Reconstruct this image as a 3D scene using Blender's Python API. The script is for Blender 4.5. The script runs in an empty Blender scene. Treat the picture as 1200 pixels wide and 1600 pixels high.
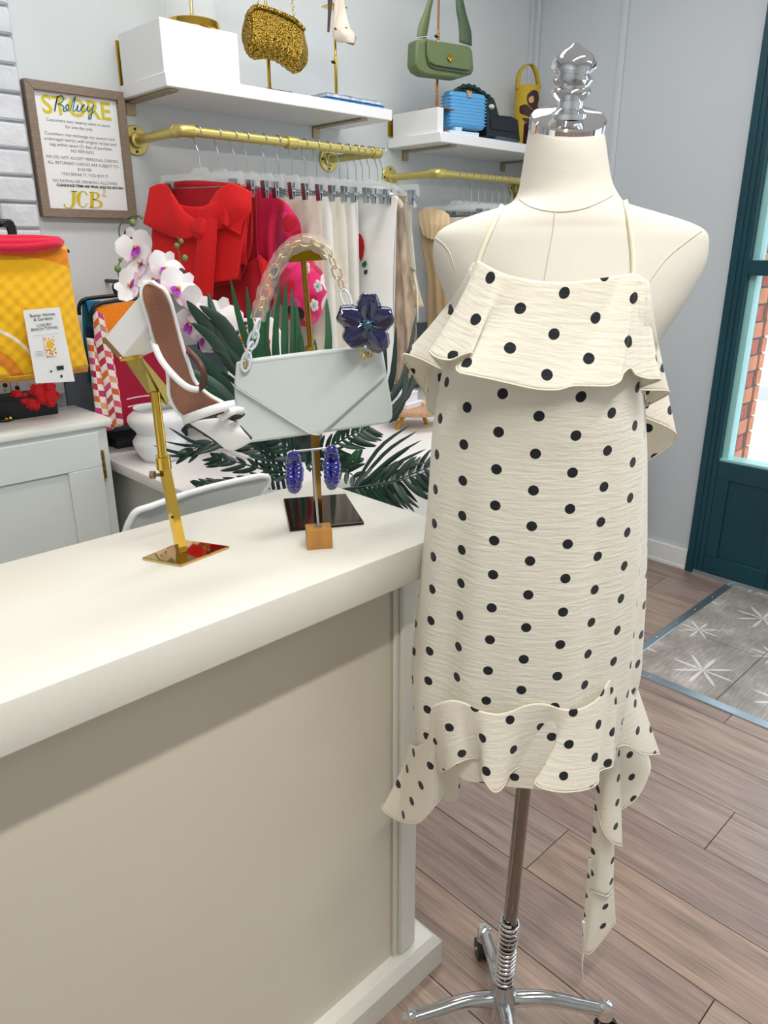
import bpy, bmesh, math, random
from mathutils import Matrix, Vector
random.seed(7)
SC = bpy.context.scene
# ---------------------------------------------------------------- camera
F = 1157.0
YAW, PIT, ROL = math.radians(46.086), math.radians(19.574), math.radians(-0.147)
CAM = Vector((0, 0, 1.45))
cf = Vector((math.cos(YAW)*math.cos(PIT), math.sin(YAW)*math.cos(PIT), -math.sin(PIT)))
cr = cf.cross(Vector((0, 0, 1))).normalized(); cu = cr.cross(cf)
cr, cu = cr*math.cos(ROL)+cu*math.sin(ROL), -cr*math.sin(ROL)+cu*math.cos(ROL)
cd = bpy.data.cameras.new('camera'); camo = bpy.data.objects.new('camera', cd)
SC.collection.objects.link(camo); SC.camera = camo
cd.sensor_fit = 'VERTICAL'; cd.sensor_height = 36; cd.lens = 36*F/1600; cd.clip_start = .02
mw = Matrix((cr, cu, -cf)).transposed().to_4x4(); mw.translation = CAM
camo.matrix_world = mw
# ---------------------------------------------------------------- world, lamps, exposure
W = bpy.data.worlds.new('sky'); SC.world = W; W.use_nodes = True
wn = W.node_tree.nodes; bg = wn['Background']
bg.inputs[0].default_value = (.82, .91, 1, 1); bg.inputs[1].default_value = 2.6
SC.view_settings.view_transform = 'Standard'; SC.view_settings.look = 'None'
SC.view_settings.gamma = 1; SC.view_settings.use_curve_mapping = False
SC.view_settings.exposure = 0.08
def lamp(name, loc, sx, sy, power, col=(1, 1, 1), rot=(0, 0, 0)):
    l = bpy.data.lights.new(name, 'AREA'); l.shape = 'RECTANGLE'; l.size = sx; l.size_y = sy
    l.energy = power; l.color = col
    o = bpy.data.objects.new(name, l); o.location = loc; o.rotation_euler = rot
    SC.collection.objects.link(o); return o
LAMPS = [('ceiling_lamp', (.3, -.2, 2.83), 1.8, .07, 46, (1, .955, .88)),
         ('ceiling_lamp', (1.5, 1.45, 2.83), 2.2, .30, 22, (1, .98, .96)),
         ('ceiling_lamp', (2.2, -1.4, 2.83), 1.4, .22, 10, (1, .98, .96))]
for nm, lo, sx, sy, pw, co in LAMPS: lamp(nm, lo, sx, sy, pw, co)
# daylight portals in the openings of the shop front
for lo, sx, sy in (((3.42, .75, 1.45), 1.0, 1.9), ((3.42, -1.0, 1.5), 2.2, 2.2)):
    o = lamp('window_portal', lo, sx, sy, 1, rot=(0, math.radians(90), 0)); o.data.cycles.is_portal = True
    o.data.size, o.data.size_y = sy, sx
# ---------------------------------------------------------------- helpers
def lin(h):
    h = h.lstrip('#'); c = [int(h[i:i+2], 16)/255 for i in (0, 2, 4)]
    return tuple(x/12.92 if x <= .04045 else ((x+.055)/1.055)**2.4 for x in c)+(1,)
def ray(x, y): return cf+cr*((x-600)/F)-cu*((y-800)/F)
def P(x, y, ax, v):
    d = ray(x, y); i = 'xyz'.index(ax); return CAM+d*((v-CAM[i])/d[i])
def D(x, y, dep): return CAM+ray(x, y)*dep
class Plane:            # a vertical plane in the room, through O along heading phi (degrees)
    def __init__(s, O, phi):
        s.O = Vector(O); a = math.radians(phi); s.a = Vector((math.cos(a), math.sin(a), 0))
        s.n = Vector((-math.sin(a), math.cos(a), 0))
        if s.n.dot(s.O-CAM) > 0: s.n = -s.n
        s.phi = phi
    def __call__(s, x, y, off=0):
        d = ray(x, y); t = (s.O+s.n*off-CAM).dot(s.n)/d.dot(s.n); return CAM+d*t
MATS = {}
def mat(name, col, rough=.5, metal=0, spec=.5, noise=0, nscale=20, bump=0, bscale=60, trans=0, alpha=1, coat=0, stretch=None, sheen=0, emit=0, coords='Object'):
    if name in MATS: return MATS[name]
    m = bpy.data.materials.new(name); m.use_nodes = True; nt = m.node_tree; b = nt.nodes['Principled BSDF']
    c = lin(col) if isinstance(col, str) else tuple(col)+(1,)*(4-len(col))
    b.inputs['Base Color'].default_value = c; b.inputs['Roughness'].default_value = rough
    b.inputs['Metallic'].default_value = metal; b.inputs['Specular IOR Level'].default_value = spec
    b.inputs['Transmission Weight'].default_value = trans; b.inputs['Alpha'].default_value = alpha
    b.inputs['Coat Weight'].default_value = coat; b.inputs['Sheen Weight'].default_value = sheen
    if emit: b.inputs['Emission Color'].default_value = c; b.inputs['Emission Strength'].default_value = emit
    tc = nt.nodes.new('ShaderNodeTexCoord'); mp = nt.nodes.new('ShaderNodeMapping')
    nt.links.new(tc.outputs[coords], mp.inputs[0])
    if stretch: mp.inputs['Scale'].default_value = stretch
    if noise:
        n = nt.nodes.new('ShaderNodeTexNoise'); n.inputs['Scale'].default_value = nscale; n.inputs['Detail'].default_value = 5
        nt.links.new(mp.outputs[0], n.inputs['Vector'])
        r = nt.nodes.new('ShaderNodeValToRGB'); nt.links.new(n.outputs[0], r.inputs[0])
        r.color_ramp.elements[0].position = .3; r.color_ramp.elements[1].position = .7
        r.color_ramp.elements[0].color = tuple(x*(1-noise) for x in c[:3])+(1,)
        r.color_ramp.elements[1].color = tuple(min(1, x*(1+noise*.6)) for x in c[:3])+(1,)
        nt.links.new(r.outputs[0], b.inputs['Base Color'])
    if bump:
        n2 = nt.nodes.new('ShaderNodeTexNoise'); n2.inputs['Scale'].default_value = bscale; n2.inputs['Detail'].default_value = 4
        nt.links.new(mp.outputs[0], n2.inputs['Vector'])
        bu = nt.nodes.new('ShaderNodeBump'); bu.inputs['Strength'].default_value = bump; bu.inputs['Distance'].default_value = .01
        nt.links.new(n2.outputs[0], bu.inputs['Height']); nt.links.new(bu.outputs[0], b.inputs['Normal'])
    MATS[name] = m; return m
class G:                # tiny node-graph helper
    def __init__(s, m): s.nt = m.node_tree; s.b = s.nt.nodes['Principled BSDF']
    def new(s, t, **k):
        n = s.nt.nodes.new(t)
        for a, v in k.items(): setattr(n, a, v)
        return n
    def set(s, sock, v):
        if isinstance(v, bpy.types.NodeSocket): s.nt.links.new(v, sock)
        else: sock.default_value = v
    def m(s, op, a, b=0, c=0):
        n = s.new('ShaderNodeMath', operation=op); s.set(n.inputs[0], a); s.set(n.inputs[1], b); s.set(n.inputs[2], c); return n.outputs[0]
    def mix(s, f, a, b):
        n = s.new('ShaderNodeMix', data_type='RGBA'); s.set(n.inputs[0], f); s.set(n.inputs[6], a); s.set(n.inputs[7], b); return n.outputs[2]
    def sep(s, v):
        n = s.new('ShaderNodeSeparateXYZ'); s.nt.links.new(v, n.inputs[0]); return n.outputs
    def noise(s, vec, scale, detail=4):
        n = s.new('ShaderNodeTexNoise'); s.nt.links.new(vec, n.inputs['Vector']); n.inputs['Scale'].default_value = scale; n.inputs['Detail'].default_value = detail; return n.outputs[0]
    def map(s, vec, sc=(1, 1, 1), loc=(0, 0, 0), rot=(0, 0, 0)):
        n = s.new('ShaderNodeMapping'); s.nt.links.new(vec, n.inputs[0]); n.inputs['Scale'].default_value = sc; n.inputs['Location'].default_value = loc; n.inputs['Rotation'].default_value = rot; return n.outputs[0]
    def tc(s, o='UV'): return s.new('ShaderNodeTexCoord').outputs[o]
    def ramp(s, f, stops):
        r = s.new('ShaderNodeValToRGB'); s.set(r.inputs[0], f); e = r.color_ramp.elements
        while len(e) < len(stops): e.new(.5)
        for i, (p, c) in enumerate(stops): e[i].position = p; e[i].color = lin(c) if isinstance(c, str) else c
        return r.outputs[0]
    def bump(s, h, st=.3, dist=.01):
        n = s.new('ShaderNodeBump'); n.inputs['Strength'].default_value = st; n.inputs['Distance'].default_value = dist
        s.nt.links.new(h, n.inputs['Height']); s.nt.links.new(n.outputs[0], s.b.inputs['Normal'])
def catmull(pts, n):
    pts = [tuple(p) for p in pts]; k = len(pts)
    if k == 2: return [tuple(a+(b-a)*i/n for a, b in zip(*pts)) for i in range(n+1)]
    out = []
    for i in range(n+1):
        t = i/n*(k-1); j = min(int(t), k-2); u = t-j
        p0 = pts[max(j-1, 0)]; p1 = pts[j]; p2 = pts[j+1]; p3 = pts[min(j+2, k-1)]
        out.append(tuple(.5*((2*b)+(-a+c)*u+(2*a-5*b+4*c-d)*u*u+(-a+3*b-3*c+d)*u**3) for a, b, c, d in zip(p0, p1, p2, p3)))
    return out
class MB:
    def __init__(s, M=None): s.v = []; s.f = []; s.uv = {}; s.M = M or Matrix()
    def add(s, vs, fs, uv=None):
        o = len(s.v); s.v += [s.M @ Vector(v) for v in vs]; s.f += [tuple(o+i for i in f) for f in fs]
        if uv:
            for i, u in enumerate(uv): s.uv[o+i] = u
        return s
    def box(s, c, d):
        x, y, z = c; a, b, e = d[0]/2, d[1]/2, d[2]/2
        vs = [(x+i*a, y+j*b, z+k*e) for k in (-1, 1) for j in (-1, 1) for i in (-1, 1)]
        return s.add(vs, [(0, 2, 3, 1), (4, 5, 7, 6), (0, 1, 5, 4), (2, 6, 7, 3), (0, 4, 6, 2), (1, 3, 7, 5)])
    def mm(s, a, b): return s.box([(i+j)/2 for i, j in zip(a, b)], [abs(j-i) for i, j in zip(a, b)])
    def rbox(s, c, d, r=.01, seg=3):
        bm = bmesh.new(); bmesh.ops.create_cube(bm, size=1)
        for v in bm.verts: v.co = Vector((v.co.x*d[0], v.co.y*d[1], v.co.z*d[2]))
        bmesh.ops.bevel(bm, geom=list(bm.edges), offset=min(r, min(d)*.49), segments=seg, affect='EDGES', profile=.5)
        bm.verts.index_update()
        s.add([v.co+Vector(c) for v in bm.verts], [tuple(v.index for v in f.verts) for f in bm.faces]); bm.free(); return s
    def tube(s, pts, r, n=8, closed=False, caps=True):
        pts = [Vector(p) for p in pts]; k = len(pts); rs = r if isinstance(r, (list, tuple)) else [r]*k
        T = [(pts[(i+1) % k]-pts[(i-1) % k]) if closed else (pts[min(i+1, k-1)]-pts[max(i-1, 0)]) for i in range(k)]
        T = [t.normalized() if t.length > 1e-9 else Vector((0, 0, 1)) for t in T]
        nn = T[0].orthogonal().normalized(); vs = []
        for i in range(k):
            nn = nn-T[i]*nn.dot(T[i]); nn = nn.normalized() if nn.length > 1e-6 else T[i].orthogonal().normalized()
            b = T[i].cross(nn)
            for j in range(n):
                a = 2*math.pi*j/n; vs.append(pts[i]+(nn*math.cos(a)+b*math.sin(a))*rs[i])
        fs = []
        for i in range(k if closed else k-1):
            for j in range(n):
                a = i*n+j; b2 = i*n+(j+1) % n; i2 = (i+1) % k; fs.append((a, b2, i2*n+(j+1) % n, i2*n+j))
        if caps and not closed: fs += [tuple(range(n-1, -1, -1)), tuple((k-1)*n+j for j in range(n))]
        return s.add(vs, fs)
    def cyl(s, a, b, r, n=16, r2=None): return s.tube([a, b], [r, r if r2 is None else r2], n)
    def lathe(s, prof, c=(0, 0, 0), n=32, sx=1, sy=1):
        vs = []; fs = []
        for r, z in prof:
            for j in range(n):
                a = 2*math.pi*j/n; vs.append((c[0]+r*math.cos(a)*sx, c[1]+r*math.sin(a)*sy, c[2]+z))
        for i in range(len(prof)-1):
            for j in range(n): fs.append((i*n+j, i*n+(j+1) % n, (i+1)*n+(j+1) % n, (i+1)*n+j))
        if prof[0][0] > 1e-5: fs.append(tuple(range(n-1, -1, -1)))
        if prof[-1][0] > 1e-5: fs.append(tuple((len(prof)-1)*n+j for j in range(n)))
        return s.add(vs, fs)
    def ball(s, c, r, sc=(1, 1, 1), n=12, m=8):
        prof = [(max(1e-6, math.sin(math.pi*i/m))*r, -math.cos(math.pi*i/m)*r) for i in range(m+1)]
        vs = []; fs = []
        for rr, z in prof:
            for j in range(n):
                a = 2*math.pi*j/n; vs.append((c[0]+rr*math.cos(a)*sc[0], c[1]+rr*math.sin(a)*sc[1], c[2]+z*sc[2]))
        for i in range(m):
            for j in range(n): fs.append((i*n+j, i*n+(j+1) % n, (i+1)*n+(j+1) % n, (i+1)*n+j))
        return s.add(vs, fs)
    def grid(s, rows, closed=False, flip=False, uvs=None):
        R = len(rows); K = len(rows[0]); vs = [Vector(p) for r in rows for p in r]
        uv = []
        if uvs: uv = uvs
        else:
            mid = K//2; V = [[0]*K for _ in range(R)]
            for i in range(R):
                U = [0]*K
                for j in range(mid+1, K): U[j] = U[j-1]+(vs[i*K+j]-vs[i*K+j-1]).length
                for j in range(mid-1, -1, -1): U[j] = U[j+1]-(vs[i*K+j]-vs[i*K+j+1]).length
                for j in range(K):
                    if i: V[i][j] = V[i-1][j]+(vs[i*K+j]-vs[(i-1)*K+j]).length
                    uv.append((U[j], -V[i][j]))
        fs = []
        for i in range(R-1):
            for j in range(K if closed else K-1):
                a, b, c, d = i*K+j, i*K+(j+1) % K, (i+1)*K+(j+1) % K, (i+1)*K+j
                fs.append((a, d, c, b) if flip else (a, b, c, d))
        return s.add(vs, fs, uv)
    def prism(s, pts, back):            # pts: front outline (3D), back: offset vector
        k = len(pts); pts = [Vector(p) for p in pts]; back = Vector(back)
        n = Vector((0, 0, 0))
        for i in range(k): n += pts[i].cross(pts[(i+1) % k])
        if n.dot(back) > 0: pts = pts[::-1]
        return s.add(pts+[p+back for p in pts], [tuple(range(k)), tuple(range(2*k-1, k-1, -1))]+[(i, i+k, (i+1) % k+k, (i+1) % k) for i in range(k)])
ORG = {}
def props(o, label=None, cat=None, group=None, kind=None):
    if label: o['label'] = label
    if cat: o['category'] = cat
    if group: o['group'] = group
    if kind: o['kind'] = kind
    return o
def thing(name, loc, label, cat, group=None):
    o = bpy.data.objects.new(name, None); o.location = loc; o.empty_display_size = .05
    SC.collection.objects.link(o); ORG[o] = Vector(loc); return props(o, label, cat, group)
def mk(name, mb, m, parent=None, label=None, cat=None, group=None, kind=None, smooth=40, bevel=0, solid=0, sub=0):
    me = bpy.data.meshes.new(name)
    if parent is not None: org = ORG[parent]
    else:
        xs = [v.x for v in mb.v]; ys = [v.y for v in mb.v]; zs = [v.z for v in mb.v]
        org = Vector(((min(xs)+max(xs))/2, (min(ys)+max(ys))/2, min(zs)))
    me.from_pydata([v-org for v in mb.v], [], mb.f)
    if mb.uv:
        ul = me.uv_layers.new(name='UVMap')
        for l in me.loops: ul.data[l.index].uv = mb.uv.get(l.vertex_index, (0, 0))
    me.materials.append(m)
    if smooth:
        me.polygons.foreach_set('use_smooth', [True]*len(me.polygons)); me.set_sharp_from_angle(angle=math.radians(smooth))
    o = bpy.data.objects.new(name, me); SC.collection.objects.link(o); ORG[o] = org
    if parent is not None: o.parent = parent
    else: o.location = org
    if sub: md = o.modifiers.new('s', 'SUBSURF'); md.levels = md.render_levels = sub
    if solid: md = o.modifiers.new('t', 'SOLIDIFY'); md.thickness = solid; md.offset = 0
    if bevel: md = o.modifiers.new('b', 'BEVEL'); md.width = bevel; md.segments = 2; md.limit_method = 'ANGLE'
    return props(o, label, cat, group, kind)
def copy_tree(o, parent=None, mat_=None):
    c = o.copy(); SC.collection.objects.link(c); c.parent = parent
    for ch in list(o.children): copy_tree(ch, c)
    return c
def surf(ctrl, nu, nv):                # smooth surface through a control grid of 3D points
    rows = [catmull(r, nu) for r in ctrl]; cols = list(zip(*rows))
    cols = [catmull(c, nv) for c in cols]; return [list(r) for r in zip(*cols)]
def text_mesh(txt, size, M, extrude=.0004, shear=0, align='CENTER', offset=0, space=1):
    cu_ = bpy.data.curves.new('t', 'FONT'); cu_.body = txt; cu_.size = size; cu_.extrude = extrude; cu_.shear = shear
    cu_.align_x = align; cu_.offset = offset; cu_.space_character = space; cu_.resolution_u = 3
    o = bpy.data.objects.new('t', cu_); SC.collection.objects.link(o); bpy.context.view_layer.update()
    me = bpy.data.meshes.new_from_object(o.evaluated_get(bpy.context.evaluated_depsgraph_get()))
    mb = MB(M); mb.add([v.co for v in me.vertices], [tuple(p.vertices) for p in me.polygons])
    bpy.data.objects.remove(o); bpy.data.curves.remove(cu_); bpy.data.meshes.remove(me); return mb
def ribbon(pts, w, M=None, h=.0006):   # flat stroke in the local XY plane with varying width
    mb = MB(M); k = len(pts); L = []; R = []
    for i in range(k):
        a = Vector(pts[max(i-1, 0)]); b = Vector(pts[min(i+1, k-1)]); t = b-a; t = t.normalized() if t.length > 0 else Vector((1, 0))
        n = Vector((-t.y, t.x)); ww = w[i] if isinstance(w, (list, tuple)) else w
        p = Vector(pts[i]); L.append(p+n*ww/2); R.append(p-n*ww/2)
    vs = [(p.x, p.y, h) for p in L]+[(p.x, p.y, h) for p in R]
    return mb.add(vs, [(i, k+i, k+i+1, i+1) for i in range(k-1)])
def frame(O, xa, za):                  # matrix from origin, local x axis and local z axis (world vectors)
    xa = Vector(xa).normalized(); za = Vector(za); za = (za-xa*za.dot(xa)).normalized(); ya = za.cross(xa)
    m = Matrix((xa, ya, za)).transposed().to_4x4(); m.translation = Vector(O); return m
ORD = ['first', 'second', 'third', 'fourth', 'fifth', 'sixth', 'seventh', 'eighth', 'ninth', 'tenth', 'eleventh', 'twelfth', 'thirteenth', 'fourteenth', 'fifteenth', 'sixteenth', 'seventeenth', 'eighteenth']
# ---------------------------------------------------------------- shared materials
M_wall = mat('wall_paint', '#d6dcde', .7, noise=.02, nscale=3, bump=.05, bscale=120)
M_wallr = mat('wall_paint_right', '#ccd3da', .6, noise=.02, nscale=2, bump=.04, bscale=120)
M_white = mat('white_lacquer', '#f1f2f3', .35)
M_trim = mat('trim_paint', '#e6e8ea', .5, bump=.05, bscale=60)
M_gold = mat('polished_gold', '#e6bd50', .09, 1)
M_brass = mat('satin_brass_paint', '#d3c376', .42, .75, bump=.05, bscale=90)
M_strap = mat('antique_brass', '#b08e22', .35, .9, noise=.15, nscale=60)
M_chrome = mat('chrome', '#e6e8ea', .05, 1)
M_steel = mat('brushed_steel', '#b9c2c8', .28, 1)
M_clear = mat('clear_plastic', '#eef4f6', .06, alpha=.22, spec=.8)
M_black = mat('black_plastic', '#0c0d10', .35)
M_teal = mat('teal_door_paint', '#043f4d', .38, noise=.1, nscale=5)
# ================================================================ SETTING
BY, RX, CH = 2.4, 3.3, 2.9
# floor planks running along Y
M_pl = []
for i, c in enumerate(['#9b8475', '#957e70', '#9f8a7b', '#917c72', '#99867c']):
    m = mat('floor_plank_%s' % 'abcde'[i], c, .33, spec=.75); g = G(m)
    v = g.map(g.tc('Object'), (11, .9, 1), (i*3.1, i, 0)); n1 = g.noise(v, 3.2, 8)
    v2 = g.map(g.tc('Object'), (60, 1.6, 1), (i, i*7, 0)); n2 = g.noise(v2, 5, 6)
    f = g.m('ADD', g.m('MULTIPLY', n1, .5), g.m('MULTIPLY', n2, .5))
    base = lin(c)[:3]
    k = lambda s: tuple(min(1, x*s) for x in base)+(1,)
    col = g.ramp(f, [(.34, k(.55)), (.46, k(.88)), (.56, k(1.12)), (.70, k(1.45))])
    g.set(g.b.inputs['Base Color'], col); g.bump(f, .12, .004); M_pl.append(m)
mbf = MB().mm((-1.6, -2.6, -.06), (RX, BY, -.012))
fl = mk('floor', mbf, mat('floor_underlay', '#3a302a', .8), kind='structure', smooth=0)
PW = .1905; TX0, TY1 = 2.30, 1.105
x = 1.055-PW*14; col_i = 0; plmesh = {}
while x < RX-.01:
    y = -2.6+((col_i*.47) % 1.22)-1.22
    while y < BY:
        y0, y1 = max(y, -2.6), min(y+1.22, BY); xa, xb = max(x, -1.6), min(x+PW, RX)
        if y1-y0 > .02 and xb-xa > .02:
            segs = []
            if xb <= TX0-.04 or y0 >= TY1+.03: segs = [(xa, xb, y0, y1)]
            else:
                if y1 > TY1+.03: segs.append((xa, xb, TY1+.02, y1))
                if xa < TX0-.05: segs.append((xa, TX0-.035, y0, min(y1, TY1+.02)))
            for a, b, c, d in segs:
                g_ = .0012; mb = MB().mm((a+g_, c+g_, -.012), (b-g_, d-g_, 0))
                mk('floor_plank', mb, random.choice(M_pl), fl, smooth=0)
        y += 1.22
    x += PW; col_i += 1
# entrance tiles
m = mat('star_tile', '#7d7b78', .3); g = G(m); uv = g.sep(g.tc('UV'))
def frac_c(sock, per, off): return g.m('SUBTRACT', g.m('MULTIPLY', g.m('FRACT', g.m('DIVIDE', g.m('ADD', sock, off), per)), per), per/2)
def star(px, py, R, sharp):
    r = g.m('SQRT', g.m('ADD', g.m('MULTIPLY', px, px), g.m('MULTIPLY', py, py)))
    th = g.m('ARCTAN2', py, px)
    c = g.m('ABSOLUTE', g.m('COSINE', g.m('MULTIPLY', th, 4)))
    rr = g.m('ADD', R*.10, g.m('MULTIPLY', g.m('POWER', c, sharp), R*.9))
    return g.m('SMOOTH_MIN', 1, g.m('MAXIMUM', 0, g.m('MULTIPLY', g.m('SUBTRACT', rr, r), 60)), .2)
T = .285
s1 = star(frac_c(uv[0], T*2, .10), frac_c(uv[1], T, .11), .115, 6)
s2 = star(frac_c(uv[0], T*2, .10+T), frac_c(uv[1], T, .11+T/2), .085, 6)
w = g.noise(g.map(g.tc('UV'), (1, 1, 1)), 7, 6); w2 = g.noise(g.map(g.tc('UV'), (3, 22, 1)), 6, 5)
base = g.ramp(g.m('ADD', g.m('MULTIPLY', w, .6), g.m('MULTIPLY', w2, .4)), [(.32, '#7c766e'), (.52, '#a09a92'), (.66, '#c2bcb4')])
fac = g.m('MULTIPLY', g.m('MINIMUM', 1, g.m('ADD', s1, s2)), g.m('ADD', .25, g.m('MULTIPLY', w, .75)))
g.set(g.b.inputs['Base Color'], g.mix(fac, base, lin('#eeeae4')))
M_tile = m
TW = .392
xs = [TX0, 2.708, 3.10, RX]; ys = [TY1]+[.773-TW*i for i in range(0, 9)]
for i in range(3):
    for j in range(len(ys)-1):
        mb = MB(); a, b, c, d = xs[i]+.0015, xs[i+1]-.0015, ys[j+1]+.0015, ys[j]-.0015
        mb.mm((a, c, -.012), (b, d, .001))
        mb.uv = {k: (v.x, v.y) for k, v in enumerate(mb.v)}
        mk('floor_tile', mb, M_tile, fl, smooth=0)
m_al = mat('aluminium_strip', '#b4c4cd', .3, .9, bump=.05)
mb = MB().mm((TX0-.036, -2.6, -.004), (TX0+.004, TY1+.02, .005))
o = mk('trim_1', mb, m_al, kind='structure', bevel=.002); mbs = MB()
for k in range(13): mbs.lathe([(.004, 0), (.003, .0012)], (TX0-.016, 1.0-k*.26, .005), 10)
mk('screw', mbs, M_steel, o)
mb = MB().mm((TX0+.006, TY1-.004, -.004), (RX-.02, TY1+.03, .005)); o = mk('trim_2', mb, m_al, kind='structure', bevel=.002); mbs = MB()
for k in range(6): mbs.lathe([(.004, 0), (.003, .0012)], (TX0+.1+k*.17, TY1+.014, .005), 10)
mk('screw', mbs, M_steel, o)
# back wall with brick section
wb = mk('wall_back', MB().mm((-1.6, BY, 0), (RX+.1, BY+.1, CH)), M_wall, kind='structure', smooth=0)
m_br = mat('painted_brick', '#dbdfe5', .8, noise=.12, nscale=9, bump=.7, bscale=26)
m_mo = mat('grey_mortar', '#b7bcc6', .9, noise=.15, nscale=30, bump=.3)
BE = .898
mk('mortar_bed', MB().mm((-1.6, BY-.012, .0), (BE-.002, BY, CH)), m_mo, wb, smooth=0)
bw, bh, jt = .215, .063, .007
zz = 1.02; r_ = 0; bmesh_cache = []
while zz < 2.55:
    x1 = BE-.002; first = True
    while x1 > .2:
        w_ = bw*.52 if (first and r_ % 2) else bw; first = False
        x0 = x1-w_
        mb = MB(); dx = random.uniform(0, .004); mb.rbox(((x0+x1)/2, BY-.013-dx/2, zz+bh/2), (w_-jt, .018+dx, bh), .005, 1)
        mk('brick', mb, m_br, wb, smooth=0); x1 = x0
    zz += bh+jt; r_ += 1
mk('lower_wall_band', MB().mm((BE+.002, BY-.01, .0), (RX, BY, 1.13)), mat('slate_grey', '#66717a', .6, noise=.06), wb, smooth=0)  # darker slate-grey band over the lower back wall, right of the brick
# right wall, baseboard, panel trims
wr = mk('wall_right', MB().mm((RX, 1.335, 0), (RX+.12, BY, CH)).mm((RX, -2.6, 2.45), (RX+.12, 1.335, CH)).mm((RX, -2.6, 0), (RX+.12, -2.15, 2.45)), M_wallr, kind='structure', smooth=0)
mk('baseboard_right', MB().mm((RX-.016, 1.34, 0), (RX, BY, .1)).mm((RX-.02, 1.34, .0), (RX-.016, BY, .018)), M_trim, kind='structure', bevel=.003)
mb = MB(); mb.rbox((RX-.006, 1.934, 1.5), (.014, .034, 2.8), .005, 2); mk('trim_3', mb, M_wallr, kind='structure')
mb = MB(); mb.rbox((RX-.009, BY-.02, 1.45), (.018, .028, 2.9), .006, 2); mb.rbox((RX-.03, BY-.006, 1.45), (.03, .012, 2.9), .004, 2); mk('trim_4', mb, M_wallr, kind='structure')
mk('ceiling', MB().mm((-1.7, -2.7, CH), (RX+.2, BY+.2, CH+.1)), mat('ceiling_paint', '#eeeeee', .8), kind='structure', smooth=0)
mk('wall_left', MB().mm((-1.7, -2.6, 0), (-1.6, BY, CH)), M_wall, kind='structure', smooth=0)
mk('wall_front', MB().mm((-1.6, -2.7, 0), (RX, -2.6, CH)), M_wall, kind='structure', smooth=0)
for i, (nm, lo, sx, sy, pw, co) in enumerate(LAMPS):
    t = thing('ceiling_light', (lo[0], lo[1], 2.845), 'slim white rectangular ceiling light fitting, %s from the counter end' % ORD[i], 'ceiling light')
    mk('housing', MB().box((lo[0], lo[1], 2.875), (sx+.04, sy+.04, .05)), M_white, t)
# teal door set: fixed frame with glazed upper panes and solid lower panel, then the door leaf
dr = thing('door_1', (RX, .95, 0), None, None); dr['kind'] = 'structure'
xf = RX-.012
mb = MB(); mb.mm((xf, 1.262, 0), (RX+.09, 1.335, 2.45)); mb.mm((xf-.006, 1.285, 0), (xf, 1.335, 2.45)); mb.mm((xf-.012, 1.305, 0), (xf-.006, 1.335, 2.45))
mk('door_frame', mb, M_teal, dr, bevel=.002)
mb = MB(); mb.mm((xf+.002, .98, .02), (RX+.06, 1.262, .10)).mm((xf+.002, .98, .47), (RX+.06, 1.262, .553)).mm((xf+.002, 1.205, .1), (RX+.06, 1.262, .47)).mm((xf+.002, .98, .1), (RX+.06, 1.02, .47))
mk('rail', mb, M_teal, dr, bevel=.002)
mk('door_panel', MB().mm((xf+.012, 1.02, .1), (RX+.05, 1.205, .47)), M_teal, dr)
mb = MB().mm((xf-.002, -2.15, 1.343), (RX+.06, 1.262, 1.402)).mm((xf-.002, -2.15, 2.3), (RX+.06, 1.262, 2.45)); mk('transom', mb, M_teal, dr, bevel=.002)
mb = MB()
for y in (.98, .1, -1.0, -2.13): mb.mm((xf+.004, y-.03, .0), (RX+.06, y, 2.3))
mb.mm((xf+.008, .1, .0), (RX+.05, .94, .2)).mm((xf+.008, .1, .2), (RX+.05, .18, 2.3)).mm((xf+.008, .86, .2), (RX+.05, .94, 2.3)).mm((xf+.004, -2.15, 0), (RX+.06, .1, .3))
mk('stile', mb, M_teal, dr, bevel=.002)
m_sill = mat('pale_glazing_bead', '#9fd8d8', .3)
mb = MB().mm((RX+.02, 1.235, .553), (RX+.085, 1.262, 1.343)).mm((RX+.02, 1.235, 1.402), (RX+.085, 1.262, 2.3)).mm((RX+.0, .98, .553), (RX+.085, 1.262, .563))
mk('glazing_bead', mb, m_sill, dr)
m_gl = mat('window_glass', '#ffffff', .0, alpha=.08, spec=.5)
mb = MB().mm((RX+.05, -2.1, .3), (RX+.054, .95, 2.3)).mm((RX+.05, .98, .56), (RX+.054, 1.24, 2.3)); mk('glass_pane', mb, m_gl, dr, smooth=0)
mk('threshold', MB().mm((RX-.02, -2.15, .0), (RX+.12, 1.3, .018)), m_al, dr)
# outside: pavement, brick jamb, pale building opposite
mk('ground_outside', MB().mm((RX+.12, -9, -.2), (16, 9, -.02)), mat('pale_pavement', '#d8d8d4', .8, noise=.1, nscale=4), kind='structure', smooth=0)
jb = mk('wall_outside', MB().mm((RX+.12, 1.262, -.02), (RX+.30, 1.75, 3.2)), mat('dark_grey_render', '#4c4c4e', .8, noise=.3, nscale=12), kind='structure', smooth=0)
m_ob = [mat('weathered_brick_red', '#c2523a', .85, noise=.35, nscale=14, bump=.5), mat('weathered_brick_orange', '#e08a5e', .85, noise=.25, nscale=14, bump=.5)]
zz = 0; k = 0
while zz < 2.5:
    mk('brick', MB().mm((RX+.13, 1.25, zz), (RX+.20+.02*(k % 2), 1.262, zz+.062)), m_ob[k % 2], jb, smooth=0)
    mk('brick', MB().mm((RX+.25, 1.25, zz), (RX+.30, 1.262, zz+.062)), m_ob[1], jb, smooth=0); zz += .072; k += 1
tb = thing('building', (13, 0, 0), 'pale rendered building across the street seen through the door glass', 'building')
mk('wall', MB().mm((13, -9, -.02), (14, 9, 5)), mat('pale_render', '#e8e6e2', .8), tb, smooth=0)
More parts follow.
